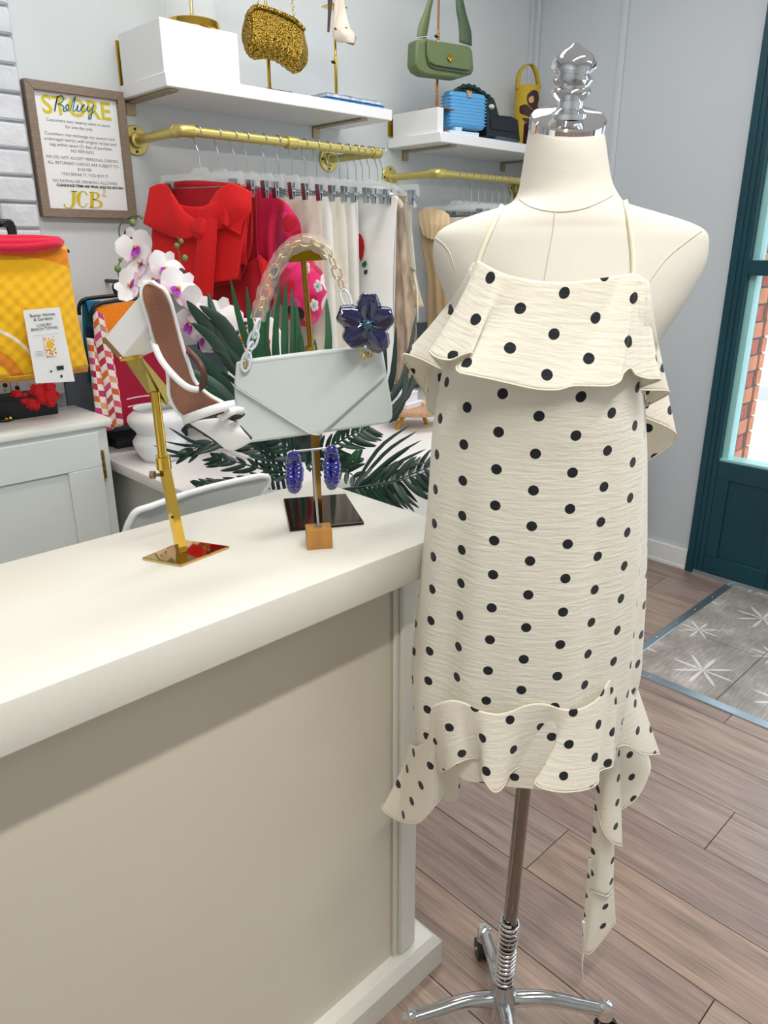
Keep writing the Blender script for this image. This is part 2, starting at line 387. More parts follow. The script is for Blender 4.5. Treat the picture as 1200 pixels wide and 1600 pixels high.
for y in (-7, -4, -1, 2, 5): mk('window', MB().mm((12.96, y, 1.0), (13, y+1.4, 2.6)), mat('grey_window', '#8a97a2', .2), tb)
mk('kerb', MB().mm((8, -9, -.02), (8.2, 9, .12)), mat('kerb_stone', '#c4c4c2', .8), kind='structure', label='pale kerb stone along the street outside')
# ================================================================ FRONT COUNTER
CT = 1.02
m_cp = mat('cream_counter_paint', '#e0dfd6', .42, noise=.03, nscale=3, bump=.08, bscale=90, stretch=(1, 1, .2))
m_cb = mat('cream_panel_paint', '#d6cfc0', .5, noise=.03, nscale=2)
t = thing('shop_counter', (.1, .92, 0), 'cream painted sales counter with thick top and chunky base moulding', 'counter')
mb = MB(); mb.rbox((.138, .914, CT-.031), (1.476, .374, .062), .003, 2); mk('countertop', mb, m_cp, t)
mk('front_panel', MB().mm((-.56, .80, .05), (.80, 1.06, CT-.062)), m_cb, t, smooth=0)
mb = MB().mm((.80, .786, .09), (.843, 1.065, CT-.062)).mm((.788, .793, .09), (.80, .80, CT-.062)); mk('corner_post', mb, m_cp, t, bevel=.003)
prof = [(0, 0), (0, .085), (.012, .1), (.062, .1), (.062, 0)]   # distance from outer face
def mould(x0, y0, x1, y1, inn):
    pass
mb = MB()
o_ = [(-.56, .765), (.905, .765), (.905, 1.08)]; i_ = [(-.56, .800), (.843, .800), (.843, 1.08)]; m_ = [(-.56, .777), (.888, .777), (.888, 1.08)]
rings = [[(x, y, 0) for x, y in o_], [(x, y, .062) for x, y in o_], [(x, y, .082) for x, y in m_], [(x, y, .088) for x, y in i_]]
mb.grid(rings); mk('base_moulding', mb, mat('cream_moulding_paint', '#e2dfd6', .4, bump=.25, bscale=40, stretch=(1, 1, 12)), t, smooth=25)
# ================================================================ BACK TABLE, CABINET, CHAIR
TZ = .84
m_tb = mat('white_table_paint', '#eceae8', .45, noise=.03, nscale=4)
t = thing('display_table', (1.9, 1.95, 0), 'long white display table against the back wall under the garment rails', 'table')
mb = MB(); mb.rbox((1.935, 1.952, TZ-.017), (2.03, .855, .034), .004, 2); mk('tabletop', mb, m_tb, t)
for xx in (.95, 2.90): mk('end_panel', MB().mm((xx, 1.56, .0), (xx+.02, 2.36, TZ-.034)), mat('grey_green_panel', '#c9cbc2', .5), t)
mk('front_panel', MB().mm((.97, 1.57, .04), (2.90, 1.59, TZ-.034)), m_tb, t)
CZ = .98
m_cab = mat('pale_cabinet_paint', '#dde3e2', .4)
t = thing('base_cabinet', (.4, 2.25, 0), 'pale painted low cabinet with framed door and brass hinge at left edge', 'cabinet')
mk('cabinet_body', MB().mm((-.2, 2.135, 0), (.905, 2.385, CZ-.022)), m_cab, t)
mb = MB(); mb.rbox((.355, 2.252, CZ-.011), (1.13, .27, .022), .005, 2); mk('cabinet_top', mb, mat('cabinet_top_paint', '#eef0ec', .35), t)
mb = MB().mm((.15, 2.115, .84), (.872, 2.135, .945)).mm((.15, 2.115, .1), (.872, 2.135, .2)).mm((.77, 2.115, .2), (.872, 2.135, .84)).mm((.15, 2.115, .2), (.25, 2.135, .84))
dd = mk('door', mb, m_cab, t, bevel=.002)
mk('door_panel', MB().mm((.25, 2.124, .2), (.77, 2.136, .84)), m_cab, dd)
mb = MB().mm((.872, 2.122, .80), (.884, 2.134, .885))
for k in range(4): mb.cyl((.876, 2.118, .803+k*.021), (.876, 2.118, .821+k*.021), .005, 10)
mk('hinge', mb, mat('aged_brass', '#8d7a30', .4, .9), dd)
# white shell chair behind counter
m_ch = mat('white_chair_shell', '#eef1f4', .3)
t = thing('shell_chair', (.72, 1.36, 0), 'white moulded chair with rounded back tucked behind the sales counter', 'chair')
pl = Plane((.7, 1.2, 1), 0)
ctrl = []
for lft, rgt, off in (((230, 790), (402, 742), -.010), ((211, 798), (415, 745), -.006), ((203, 812), (417, 757), -.002), ((197, 835), (410, 776), .004), ((190, 880), (402, 815), .012)):
    ctrl.append([pl(lft[0]+(rgt[0]-lft[0])*k/6, lft[1]+(rgt[1]-lft[1])*k/6)+Vector((0, .014*math.sin(math.pi*k/6)+off, 0)) for k in range(7)])
mb = MB(); cs_ = surf(ctrl, 24, 16); mb.grid(cs_); br_ = mk('backrest', mb, mat('grey_chair_shell', '#c9d0ce', .4), t, solid=.007)
mk('rim', MB().tube([r[0] for r in cs_[:0:-1]]+list(cs_[0])+[r[-1] for r in cs_[1:]], .0065, 8), m_ch, br_, smooth=80)
mb = MB(); mb.rbox((.72, 1.34, .46), (.42, .28, .03), .012, 3); mk('seat', mb, m_ch, t)
for sx in (-1, 1):
    for sy in (-1, 1): mk('leg', MB().cyl((.72+sx*.17, 1.34+sy*.10, .45), (.72+sx*.2, 1.34+sy*.12, 0), .012, 10), M_chrome, t)
mk('backrest_support', MB().mm((.70, 1.215, .46), (.76, 1.235, .90)), m_ch, t)
# ================================================================ MANNEQUIN
MX = Vector((.89, .58, 0))
RT = Vector((cr.x, cr.y, 0)).normalized(); FW = Vector((-RT.y, RT.x, 0))     # right / away from viewer headings
def ax_depth(px, py): return None
m_lin = mat('cream_linen', '#d9d5cb', .85, bump=.08, bscale=500, sheen=.1)
mq = thing('dress_form', MX, 'cream linen dress form with chrome neck cap and finial on a chrome castor stand', 'mannequin')
lean = lambda z: MX - RT*(.010*z)
def zof(py, c=None):      # height on the form's axis seen at picture row py
    best = min(range(0, 1800), key=lambda i: abs(pyof(lean(i/1000)+Vector((0, 0, i/1000)))-py)); return best/1000
def proj(p):
    q = Vector(p)-CAM; z = q.dot(cf); return 600+F*q.dot(cr)/z, 800-F*q.dot(cu)/z, z
def pyof(p): return proj(p)[1]
def section(py, L, R, fr, bk, n=48, ex=2.0, tilt=0, slope=0):
    """horizontal ring whose left/right outline sits at columns L and R on row py; fr/bk = half depth to front/back"""
    z = zof(py); c = lean(z)+Vector((0, 0, z)); cx, _, dp = proj(c); s = dp/F
    a = (R-L)/2*s; cc = c+RT*(((L+R)/2-cx)*s); out = []
    for j in range(n):
        th = 2*math.pi*j/n; ct, st = math.cos(th), math.sin(th)
        u = math.copysign(abs(ct)**(2/ex), ct); v = math.copysign(abs(st)**(2/ex), st)
        out.append(cc+RT*(a*u)+FW*((bk if v > 0 else fr)*v)+Vector((0, 0, tilt*u+slope*(bk if v > 0 else fr)*v)))
    return out
secs = [(198, 829, 941, .050, .050), (215, 826, 944, .053, .054), (250, 820, 948, .055, .057), (280, 815, 953, .057, .062), (303, 810, 962, .062, .068), (318, 795, 975, .068, .074),
        (332, 752, 1018, .074, .08), (345, 715, 1062, .078, .085), (356, 692, 1090, .080, .088), (368, 681, 1101, .083, .09), (385, 677, 1102, .087, .092), (410, 679, 1097, .093, .095), (440, 688, 1083, .100, .098),
        (480, 703, 1058, .108, .1), (520, 716, 1030, .112, .1), (560, 722, 1005, .112, .1), (640, 722, 985, .10, .095), (720, 722, 970, .088, .09), (800, 715, 968, .088, .09),
        (900, 700, 965, .092, .075), (1000, 690, 960, .095, .075), (1080, 690, 950, .09, .075), (1120, 705, 935, .08, .07)]
rings = [section(*s, n=56, ex=2.15, slope=(.42, .40, .25, .12, .05)[i] if i < 5 else 0) for i, s in enumerate(secs)]
mb = MB(); rr = []
cols = [catmull([r[j] for r in rings], 92) for j in range(56)]
rows = [list(r) for r in zip(*cols)]
mb.grid(rows, closed=True)
for ring, fl_ in ((rows[0], 0), (rows[-1], 1)):
    mb.add(ring, [tuple(range(56)) if fl_ else tuple(range(55, -1, -1))])
body = mk('body', mb, m_lin, mq, smooth=60)
# seams
def seam(pts, name='seam'):
    mb = MB(); mb.tube(pts, .0009, 5); mk(name, mb, mat('linen_seam', '#cdc7b8', .9), mq)
from mathutils.bvhtree import BVHTree
bvh = BVHTree.FromPolygons([v for v in (MB().grid(rows, closed=True)).v], [tuple(f) for f in MB().grid(rows, closed=True).f])
def onbody(px, py, lift=.0):
    d = ray(px, py).normalized(); h = bvh.ray_cast(CAM, d)
    return h[0]+h[1]*lift*(1 if h[1].dot(d) < 0 else -1) if h[0] else None
def seam_px(pts, n=24):
    q = [onbody(a, b, .0003) for a, b in catmull(pts, n)]; q = [p for p in q if p]
    if len(q) > 2: seam(q)
seam_px([(812, 312), (826, 322), (850, 329), (880, 331), (912, 326), (940, 315), (957, 305)])
seam_px([(867, 331), (864, 360), (857, 400), (850, 440)])
seam_px([(681, 372), (700, 390), (711, 420)]); seam_px([(1096, 361), (1072, 378), (1040, 405), (1014, 440)])
# neck cap and finial
zc = zof(205); cp = lean(zc)
cw = 57*proj(cp+Vector((0, 0, zc)))[2]/F
cpx, cpy, cpd = proj(cp+Vector((0, 0, zc)))
cc = cp+RT*((885-cpx)*cpd/F)+Vector((0, 0, zc+.001)); cz = (Vector((0, 0, 1))-FW*.50+RT*-.03).normalized(); CM = frame(cc, RT, cz)
def lz(prof, m, name, z0=0, n=40, M=None):
    mb = MB(M or CM); mb.lathe(prof, (0, 0, z0), n); return mk(name, mb, m, mq, smooth=35)
lz([(cw, 0), (cw+.0015, .002), (cw+.0015, .014), (cw-.001, .0165), (cw*.6, .019), (.018, .020), (.0001, .020)], M_chrome, 'neck_cap')
S, SZ = .95, .50
fp = [(.024, -.012), (.024, .0), (.021, .004), (.018, .008), (.0165, .012), (.0165, .027), (.018, .031), (.0225, .038), (.026, .046), (.0235, .055), (.0215, .058), (.025, .066), (.0275, .072), (.0225, .080), (.0215, .084),
      (.0245, .088), (.0285, .095), (.0275, .108), (.0235, .122), (.016, .133), (.008, .140), (.006, .143), (.004, .147), (.0001, .148)]
lz([(r*S, z*SZ) for r, z in fp], M_chrome, 'finial', M=frame(cc+cz*.0195, RT, (Vector((0, 0, 1))-FW*.18).normalized()))
# pole, collar, spring, base
p_top = lean(.80)+Vector((0, 0, .80))+RT*.012; p_low = D(797, 1437, proj(lean(.28)+Vector((0, 0, .28)))[2])
p_bot = p_low+(p_low-p_top).normalized()*.02
hub = Vector((p_low.x+(p_low.x-p_top.x)*.3, p_low.y+(p_low.y-p_top.y)*.3, 0))
mk('pole', MB().cyl(p_top, p_low+(p_low-p_top).normalized()*.17, .0125, 20), mat('dark_chrome', '#8d8580', .12, 1), mq)
a_ = D(818, 1213, proj(p_top)[2]*1.085-.012)
mb = MB().cyl(a_, a_+RT*.016, .006, 12).cyl(a_+RT*.014, a_+RT*.02, .0085, 12); mk('locking_knob', mb, M_chrome, mq)
ds = (p_low-p_top).normalized(); sp = []; turns = 15; H_ = .16
e1 = ds.orthogonal().normalized(); e2 = ds.cross(e1)
for i in range(turns*16+1):
    a = 2*math.pi*i/16; sp.append(p_low+ds*(H_*i/(turns*16))+(e1*math.cos(a)+e2*math.sin(a))*.0165)
mk('spring', MB().tube(sp, .0028, 6), M_chrome, mq, smooth=60)
hb = p_low+ds*(H_); m_cast = mat('cast_chrome', '#c9ccce', .12, 1)
mb = MB(); mb.tube([hb+Vector((0, 0, .004)), hb-Vector((0, 0, .01)), hb-Vector((0, 0, .03)), hb-Vector((0, 0, .085))], [.019, .02, .026, .024], 20); mk('hub', mb, m_cast, mq)
for k, (tx, ty, td) in enumerate(((757, 1458, 1.60), (945, 1578, 1.345), (640, 1592, 1.30), (None, 0, 0))):
    h0 = hb-Vector((0, 0, .045))
    if tx: tip = D(tx, ty, td)
    else: tip = hb-FW*.23+Vector((0, 0, .0))
    tip.z = .075
    if tx:   # slide tip along its view ray down to castor height
        tip = P(tx, ty, 'z', .075)
    dv = Vector((tip.x-h0.x, tip.y-h0.y, 0)); L_ = dv.length; dv.normalize()
    pts = [h0, h0+dv*L_*.2+Vector((0, 0, .010)), h0+dv*L_*.45+Vector((0, 0, .014)), h0+dv*L_*.75+Vector((0, 0, (tip.z-h0.z)*.6+.006)), Vector((tip.x, tip.y, tip.z))]
    pts = catmull(pts, 16)
    lg = mk('leg', MB().tube(pts, [.0165-.005*i/16 for i in range(17)], 12), m_cast, mq, smooth=60)
    mb = MB().lathe([(.004, .016), (.012, .014), (.0155, .006), (.014, -.008), (.016, -.014), (.012, -.020), (.009, -.028), (.008, -.034)], (tip.x, tip.y, tip.z), 16); mk('end_cap', mb, M_chrome, lg)
    w_ = Vector((-dv.y, dv.x, 0)); c0 = Vector((tip.x, tip.y, .022))+dv*.008
    mb = MB().cyl(c0-w_*.014, c0-w_*.003, .022, 20).cyl(c0+w_*.003, c0+w_*.014, .022, 20); mk('castor_wheel', mb, M_black, lg)
    mb = MB().cyl(c0-w_*.016, c0+w_*.016, .005, 10).box((tip.x, tip.y, .042), (.012, .012, .02)); mk('castor_fork', mb, M_chrome, lg)
# ================================================================ DRESS
def dress_material(name, c0='#fbf8ec', sx=.0488, sy=.0497, rad=.0072, ox=0, oy=0, sl=0.0, hd=.5):
    m = mat(name, c0, .72, sheen=.25); g = G(m); uv = g.sep(g.tc('UV'))
    u = g.m('ADD', g.m('DIVIDE', uv[0], sx), ox+100); col = g.m('FLOOR', u)
    v = g.m('ADD', g.m('ADD', g.m('DIVIDE', uv[1], sy), oy+100), g.m('ADD', g.m('MULTIPLY', g.m('MODULO', col, 2), hd), g.m('MULTIPLY', u, sl)))
    du = g.m('MULTIPLY', g.m('SUBTRACT', g.m('FRACT', u), .5), sx); dv = g.m('MULTIPLY', g.m('SUBTRACT', g.m('FRACT', v), .5), sy)
    r = g.m('SQRT', g.m('ADD', g.m('MULTIPLY', du, du), g.m('MULTIPLY', dv, dv)))
    f = g.m('MINIMUM', 1, g.m('MAXIMUM', 0, g.m('MULTIPLY', g.m('SUBTRACT', rad, r), 3500)))
    g.set(g.b.inputs['Base Color'], g.mix(f, lin(c0), lin('#12151f')))
    uvc = g.tc('UV')
    n1 = g.noise(g.map(uvc, (26, 150, 1), rot=(0, 0, .12)), 1.0, 4); n2 = g.noise(g.map(uvc, (60, 330, 1), rot=(0, 0, -.1)), 1.0, 2)
    g.bump(g.m('ADD', g.m('MULTIPLY', n1, 1.0), g.m('MULTIPLY', n2, .4)), .42, .0032)
    # thin cloth lets some light through
    tr = g.new('ShaderNodeBsdfTranslucent'); g.set(tr.inputs[0], g.mix(f, lin('#fff4de'), lin('#12151f')))
    mx = g.new('ShaderNodeMixShader'); mx.inputs[0].default_value = .22
    out = g.nt.nodes['Material Output']; g.nt.links.new(g.b.outputs[0], mx.inputs[1]); g.nt.links.new(tr.outputs[0], mx.inputs[2]); g.nt.links.new(mx.outputs[0], out.inputs[0])
    return m
M_dr = dress_material('polka_dot_crepe')
dress = thing('dress', MX+Vector((0, 0, .62)), 'cream halter dress printed with black polka dots, ruffled bodice and hem, on the dress form', 'dress')
NS = 96
def dsec(py, L, R, fr, bk, amp, ph=0, sink=0):
    r = section(py, L, R, fr, bk, n=NS, ex=2.0)
    c = sum(r, Vector())/NS; out = []
    for j, p in enumerate(r):
        th = 2*math.pi*j/NS; d = p-c; d.z = 0
        wv = math.cos(9*th+ph)*.55+math.cos(15*th+1.3+ph)*.3+math.cos(5*th+.6)*.35
        side = abs(math.cos(th))**1.5*.8+.35
        out.append(p+d.normalized()*amp*wv*side)
    return out
dd_ = [(452, 728, 1004, .108, .1, 0), (470, 712, 1020, .114, .105, 0), (520, 702, 1020, .119, .107, .001), (560, 695, 1010, .121, .108, .001), (600, 687, 1004, .122, .11, .0015), (650, 677, 1004, .121, .10, .0025), (700, 671, 1004, .119, .095, .004),
       (800, 664, 1001, .119, .088, .006), (900, 656, 997, .121, .085, .008), (1000, 647, 990, .123, .085, .010), (1060, 643, 984, .125, .085, .0115), (1118, 648, 968, .128, .085, .012), (1150, 652, 962, .128, .085, .013)]
rg = [dsec(*s) for s in dd_]
cols = [catmull([r[j] for r in rg], 100) for j in range(NS)]
rows = [list(r) for r in zip(*cols)]
# roll the ring so that the middle column faces the viewer (uv centre)
rot = lambda r: [Vector(p) for p in r[NS//4:]+r[:NS//4]+[r[NS//4]]]
rows = [rot(r) for r in rows]
def diag(rows):   # soft diagonal drag lines
    R = len(rows); K = len(rows[0])
    for i in range(R):
        for j in range(K):
            t = i/R; th = 2*math.pi*j/(K-1)
            a = math.sin((j*.22-i*.11))*.0016*math.sin(math.pi*t)
            c = sum(rows[i][:-1], Vector())/(K-1) if j == 0 else c
            d = rows[i][j]-c; d.z = 0
            rows[i][j] = rows[i][j]+d.normalized()*a
    return rows
rows = diag(rows)
# scalloped lower seam: pull last rows to the seam curve
mb = MB(); mb.grid(rows)
mk('skirt', mb, M_dr, dress, smooth=0 or 80)
dvh = BVHTree.FromPolygons(mb.v, mb.f)
def dpt(px, py, off):          # point at a picture position, off = metres in front (-) of the form's axis plane
    z = zof(min(py, 1560)); c = lean(z)+Vector((0, 0, z)); pl_ = Plane(c, 0); pl_.n = -FW
    d = ray(px, py); t = (c+FW*off-CAM).dot(FW)/d.dot(FW); return CAM+d*t
import numpy as np
def flatten(rows, su=5, sv=4, it=900):      # relax the sheet into the plane so that the print stays round
    R_, K_ = len(rows), len(rows[0]); iu = sorted(set(list(range(0, K_, su))+[K_-1])); iv = sorted(set(list(range(0, R_, sv))+[R_-1]))
    Pn = np.array([[tuple(rows[i][j]) for j in iu] for i in iv]); h, w = Pn.shape[:2]
    arc = lambda A, ax: np.linalg.norm(np.diff(A, axis=ax), axis=2)
    du = arc(Pn, 1); u = np.concatenate([np.zeros((h, 1)), np.cumsum(du, 1)], 1); um = u.mean(0); um = um-um[w//2]
    dv = arc(Pn, 0); v = np.concatenate([np.zeros((1, w)), np.cumsum(dv, 0)], 0)
    Q = np.stack([np.tile(um, (h, 1)), -v], 2)
    cons = []
    I = np.arange(h*w).reshape(h, w)
    for (a, b) in ((I[:, :-1], I[:, 1:]), (I[:-1], I[1:]), (I[:-1, :-1], I[1:, 1:]), (I[:-1, 1:], I[1:, :-1]), (I[:, :-2], I[:, 2:])): cons.append((a.ravel(), b.ravel()))
    Pf = Pn.reshape(-1, 3); Qf = Q.reshape(-1, 2); a = np.concatenate([c[0] for c in cons]); b = np.concatenate([c[1] for c in cons]); L0 = np.linalg.norm(Pf[a]-Pf[b], axis=1)
    cnt = np.bincount(a, minlength=h*w)+np.bincount(b, minlength=h*w)
    for _ in range(it):
        d = Qf[b]-Qf[a]; L = np.linalg.norm(d, axis=1)+1e-9; c = d*((L-L0)/L*.5)[:, None]; acc = np.zeros_like(Qf)
        np.add.at(acc, a, c); np.add.at(acc, b, -c); Qf = Qf+acc/cnt[:, None]*1.5
    Q = Qf.reshape(h, w, 2); out = []
    for i in range(R_):
        y = np.interp(i, iv, range(h)); y0 = min(int(y), h-2); fy = y-y0
        for j in range(K_):
            x_ = np.interp(j, iu, range(w)); x0 = min(int(x_), w-2); fx = x_-x0
            q = (Q[y0, x0]*(1-fx)+Q[y0, x0+1]*fx)*(1-fy)+(Q[y0+1, x0]*(1-fx)+Q[y0+1, x0+1]*fx)*fy; out.append((float(q[0]), float(q[1])))
    return out
def cloth(name, tops, hems, mids=0, nu=140, nv=26, sag=0, parent=dress, m=M_dr, edge=True, solid=.0009, push=False):
    T_ = [dpt(*p) for p in catmull(tops, nu)]; B_ = [dpt(*p) for p in catmull(hems, nu)]
    rows = []
    for i in range(nv+1):
        t = i/nv; f = t if not mids else (t*(1-mids)+mids*t*t)
        row = []
        for a, b in zip(T_, B_):
            h = a.lerp(b, f); h.z = a.z+(b.z-a.z)*t
            if push and (h-lean(h.z)).dot(FW) < .045:
                d = (h-CAM); L_ = d.length; d.normalize(); hit = bvh.ray_cast(CAM, d)
                if hit[0] and hit[3] < L_+.002: h = CAM+d*(hit[3]-.0025)
            row.append(h)
        rows.append(row)
    mb = MB(); mb.grid(rows, uvs=flatten(rows)); o = mk(name, mb, m, parent, smooth=80, solid=solid)
    if edge: mk('rolled_hem', MB().tube(rows[-1], .0013, 5), mat('cream_hem', '#efe8d2', .7), o, smooth=80)
    return o
# upper ruffle: neckline -> hem, folds doubled back at both sides
tops = [(745, 418, .09), (742, 416, .04), (738, 420, .0), (736, 414, -.03), (740, 410, -.055), (745, 408, -.07), (748, 407, -.08), (752, 409, -.088), (757, 412, -.093), (762, 415, -.097), (770, 419, -.101), (780, 424, -.105), (800, 431, -.11), (830, 437, -.113), (860, 440, -.114), (890, 440, -.113), (915, 438, -.111), (935, 435, -.108), (950, 433, -.105), (962, 431, -.101), (972, 429, -.097),
        (980, 428, -.099), (988, 427, -.099), (993, 428, -.099), (996, 429, -.098), (1000, 431, -.096), (1003, 433, -.093), (1007, 436, -.090), (1010, 438, -.084), (1013, 440, -.076), (1014, 441, -.06), (1008, 441, -.02)]
hems = [(683, 648, .10), (655, 600, .07), (629, 556, .02), (655, 560, -.015), (691, 577, -.04), (680, 563, -.062), (671, 549, -.085), (678, 556, -.102), (690, 561, -.110), (706, 562, -.115), (722, 555, -.122), (738, 551, -.128), (722, 566, -.112), (713, 574, -.118), (718, 582, -.13), (735, 586, -.135), (765, 592, -.138), (800, 600, -.139), (838, 608, -.14), (872, 609, -.139), (895, 603, -.138),
        (925, 603, -.136), (952, 603, -.132), (968, 596, -.130), (974, 583, -.122), (985, 575, -.115), (993, 585, -.112), (1010, 591, -.106), (1032, 593, -.094), (998, 608, -.07), (1046, 612, -.04), (1010, 634, .0)]
cloth('bodice_ruffle', tops, hems, mids=.25, nu=200, nv=34, push=True)
cloth('back_ruffle', [(1008, 470, .03), (1015, 480, .05), (1012, 500, .08), (990, 505, .1)], [(1001, 650, .02), (1057, 680, .06), (1008, 722, .09), (985, 715, .11)], nu=60)
cloth('back_ruffle', [(730, 450, .05), (720, 460, .08), (730, 470, .1)], [(668, 590, .05), (668, 640, .08), (690, 652, .1)], nu=40)
# lower flounce
st = [(652, 1160, .015), (642, 1163, .0), (640, 1163, -.02), (652, 1166, -.06), (665, 1158, -.085), (672, 1140, -.098), (671, 1118, -.108), (678, 1103, -.116), (692, 1096, -.122), (708, 1094, -.126), (726, 1098, -.128), (742, 1107, -.130), (760, 1113, -.131), (780, 1115, -.132), (800, 1110, -.132), (820, 1102, -.132), (840, 1099, -.132), (858, 1101, -.131), (877, 1107, -.130),
      (900, 1108, -.128), (920, 1101, -.122), (936, 1089, -.113), (945, 1074, -.104), (953, 1062, -.093), (965, 1053, -.08), (978, 1048, -.06), (985, 1046, -.03)]
sh = [(612, 1252, .02), (597, 1262, .005), (618, 1280, -.01), (635, 1285, -.045), (655, 1285, -.07), (676, 1263, -.085), (692, 1238, -.07), (684, 1210, -.075), (697, 1204, -.118), (715, 1192, -.128), (735, 1185, -.118), (750, 1188, -.122), (755, 1215, -.145), (771, 1237, -.152), (786, 1230, -.146), (797, 1208, -.132), (818, 1195, -.122), (850, 1189, -.112), (858, 1192, -.125),
      (836, 1224, -.15), (870, 1237, -.158), (910, 1235, -.15), (933, 1224, -.135), (937, 1205, -.11), (957, 1197, -.10), (948, 1182, -.07), (944, 1178, -.05)]
cloth('hem_flounce', st, sh, mids=.3, nu=220, nv=30)
cloth('hem_flounce', [(962, 1056, -.075), (972, 1052, -.055), (980, 1049, -.03), (986, 1046, 0)], [(952, 1172, -.05), (977, 1164, -.04), (1003, 1178, -.02), (1031, 1178, .02)], nu=50)
cloth('hem_flounce', [(655, 1160, .03), (668, 1150, .03), (680, 1150, .03), (690, 1150, .04)], [(682, 1215, .02), (698, 1252, .03), (718, 1247, .04), (717, 1193, .05)], nu=40)
# long back train hanging in folds at the right
cloth('train', [(955, 1150, .03), (985, 1140, .045), (1000, 1130, .06), (995, 1120, .09)], [(966, 1268, .04), (995, 1246, .05), (1015, 1205, .07), (1012, 1180, .10)], nu=50)
cloth('train', [(940, 1165, .02), (948, 1165, .005), (960, 1165, .01), (968, 1165, .03)], [(930, 1240, .03), (940, 1292, .01), (955, 1315, .01), (972, 1322, .03)], nu=40)
cloth('train', [(932, 1230, .045), (945, 1230, .03), (955, 1230, .035), (962, 1230, .045)], [(918, 1390, .05), (932, 1395, .03), (948, 1400, .035), (958, 1388, .05)], nu=40)
cloth('train', [(920, 1340, .05), (935, 1340, .035), (948, 1340, .04), (956, 1345, .05)], [(909, 1475, .055), (916, 1490, .04), (930, 1482, .045), (962, 1440, .06)], nu=40)
mb = MB(); tp = [dpt(*p) for p in catmull([(912, 1440, .05), (914, 1475, .045), (910, 1500, .045), (911, 1530, .045)], 20)]; mb.tube(tp, [.0035*(1-i/21)+.0004 for i in range(21)], 6); mk('train', mb, M_dr, dress)
# straps
def strap(pts, r=.004):
    q = []
    for a, b in catmull(pts, 30):
        p = onbody(a, b, .0022)
        if p is None: p = q[-1] if q else None
        if p: q.append(p)
    return q
def flat_band(q, wdt, name, m, par, th=.0012):
    L = []; R = []
    for i in range(len(q)):
        t = (q[min(i+1, len(q)-1)]-q[max(i-1, 0)]).normalized(); vdir = (q[i]-CAM).normalized(); s = t.cross(vdir).normalized()
        L.append(q[i]+s*wdt/2); R.append(q[i]-s*wdt/2)
    mb = MB(); mb.grid([L, [(a+b)/2-(b-CAM).normalized()*.0012 for a, b in zip(L, R)], R]); return mk(name, mb, m, par, solid=th, smooth=80)
M_str = mat('cream_strap', '#ece6cf', .6)
s_ = strap([(797, 298), (785, 325), (770, 355), (757, 385), (748, 410)]); flat_band(s_, .0062, 'strap', M_str, dress)
s_ = strap([(962, 290), (972, 308), (980, 335), (985, 370), (988, 405), (988, 430)]); flat_band(s_, .0062, 'strap', M_str, dress)
flat_band([p-(p-CAM).normalized()*.002 for p in strap([(968, 294), (974, 304), (977, 318)])], .005, 'strap_loop', mat('grey_satin', '#8f8f8c', .35), dress)
# ================================================================ SHELVES AND THEIR CONTENTS
M_und = mat('dull_bracket', '#a8987a', .45, .7)
def shelf(x0, x1, zt, label, brk):
    t = thing('wall_shelf', ((x0+x1)/2, BY, zt-.036), label, 'shelf', None)
    mb = MB(); mb.rbox(((x0+x1)/2, (2.11+BY)/2-.001, zt-.018), (x1-x0, BY-2.11-.002, .036), .002, 1); mk('shelf_board', mb, M_white, t)
    for bx, zlo, zhi in brk:
        arm = zhi < zt-.03; mb = MB()
        if arm: mb.mm((bx-.016, 2.13, zt-.043), (bx+.016, BY-.001, zt-.037)).mm((bx-.016, BY-.006, zlo-.02), (bx+.016, BY, zt-.040))
        else: mb.mm((bx-.013, BY-.006, zlo), (bx+.013, BY, zhi))
        b = mk('bracket', mb, M_und if arm else M_strap, t, bevel=.001)
        if arm: mk('screw', MB().cyl((bx, 2.17, zt-.043), (bx, 2.17, zt-.046), .005, 10), M_steel, b)
        else: mk('screw', MB().cyl((bx, BY-.006, zhi-.02), (bx, BY-.009, zhi-.02), .005, 10), M_steel, b)
    return t
S1 = 1.916; s2p = P(690, 205, 'y', 2.11); S2 = s2p.z; S2X = s2p.x
zb1 = P(190, 65, 'y', BY).z
shelf(1.192, 2.078, S1, 'white floating shelf over the left garment rail, brass strap brackets', [(P(190, 100, 'y', BY).x, S1-.04, zb1), (1.225, S1-.055, S1-.037), (P(612, 190, 'y', BY).x-.01, P(612, 213, 'y', BY).z, S1+.03), (P(548, 190, 'z', 1.876).x, S1-.055, S1-.037)])
shelf(S2X-.005, 3.26, S2, 'white floating shelf in the corner over the right garment rail', [(P(625, 220, 'y', BY).x+.03, S2-.055, S2-.037), (3.1, S2-.055, S2-.037)])
def xz(px, py, y): return P(px, py, 'y', y)
# risers
a = xz(256, 112, 2.125); b = xz(371, 50, 2.125); c = xz(255, 27, 2.125)
t = mk('display_riser', MB().mm((a.x, 2.125, S1), (b.x, 2.375, c.z)), M_white, label='tall white box riser at left end of the left shelf, holding a glass lamp', cat='riser', bevel=.002)
R1Z = c.z; R1X = (a.x+b.x)/2
a = xz(681, 168, 2.14); b = xz(700, 172, 2.14)
R2Z = xz(680, 167, 2.15).z
mk('display_riser', MB().mm((S2X+.01, 2.14, S2), (xz(693, 190, 2.14).x, 2.385, R2Z)), M_white, label='low white box riser at left end of the corner shelf, under the green handbag stand', cat='riser', bevel=.002)
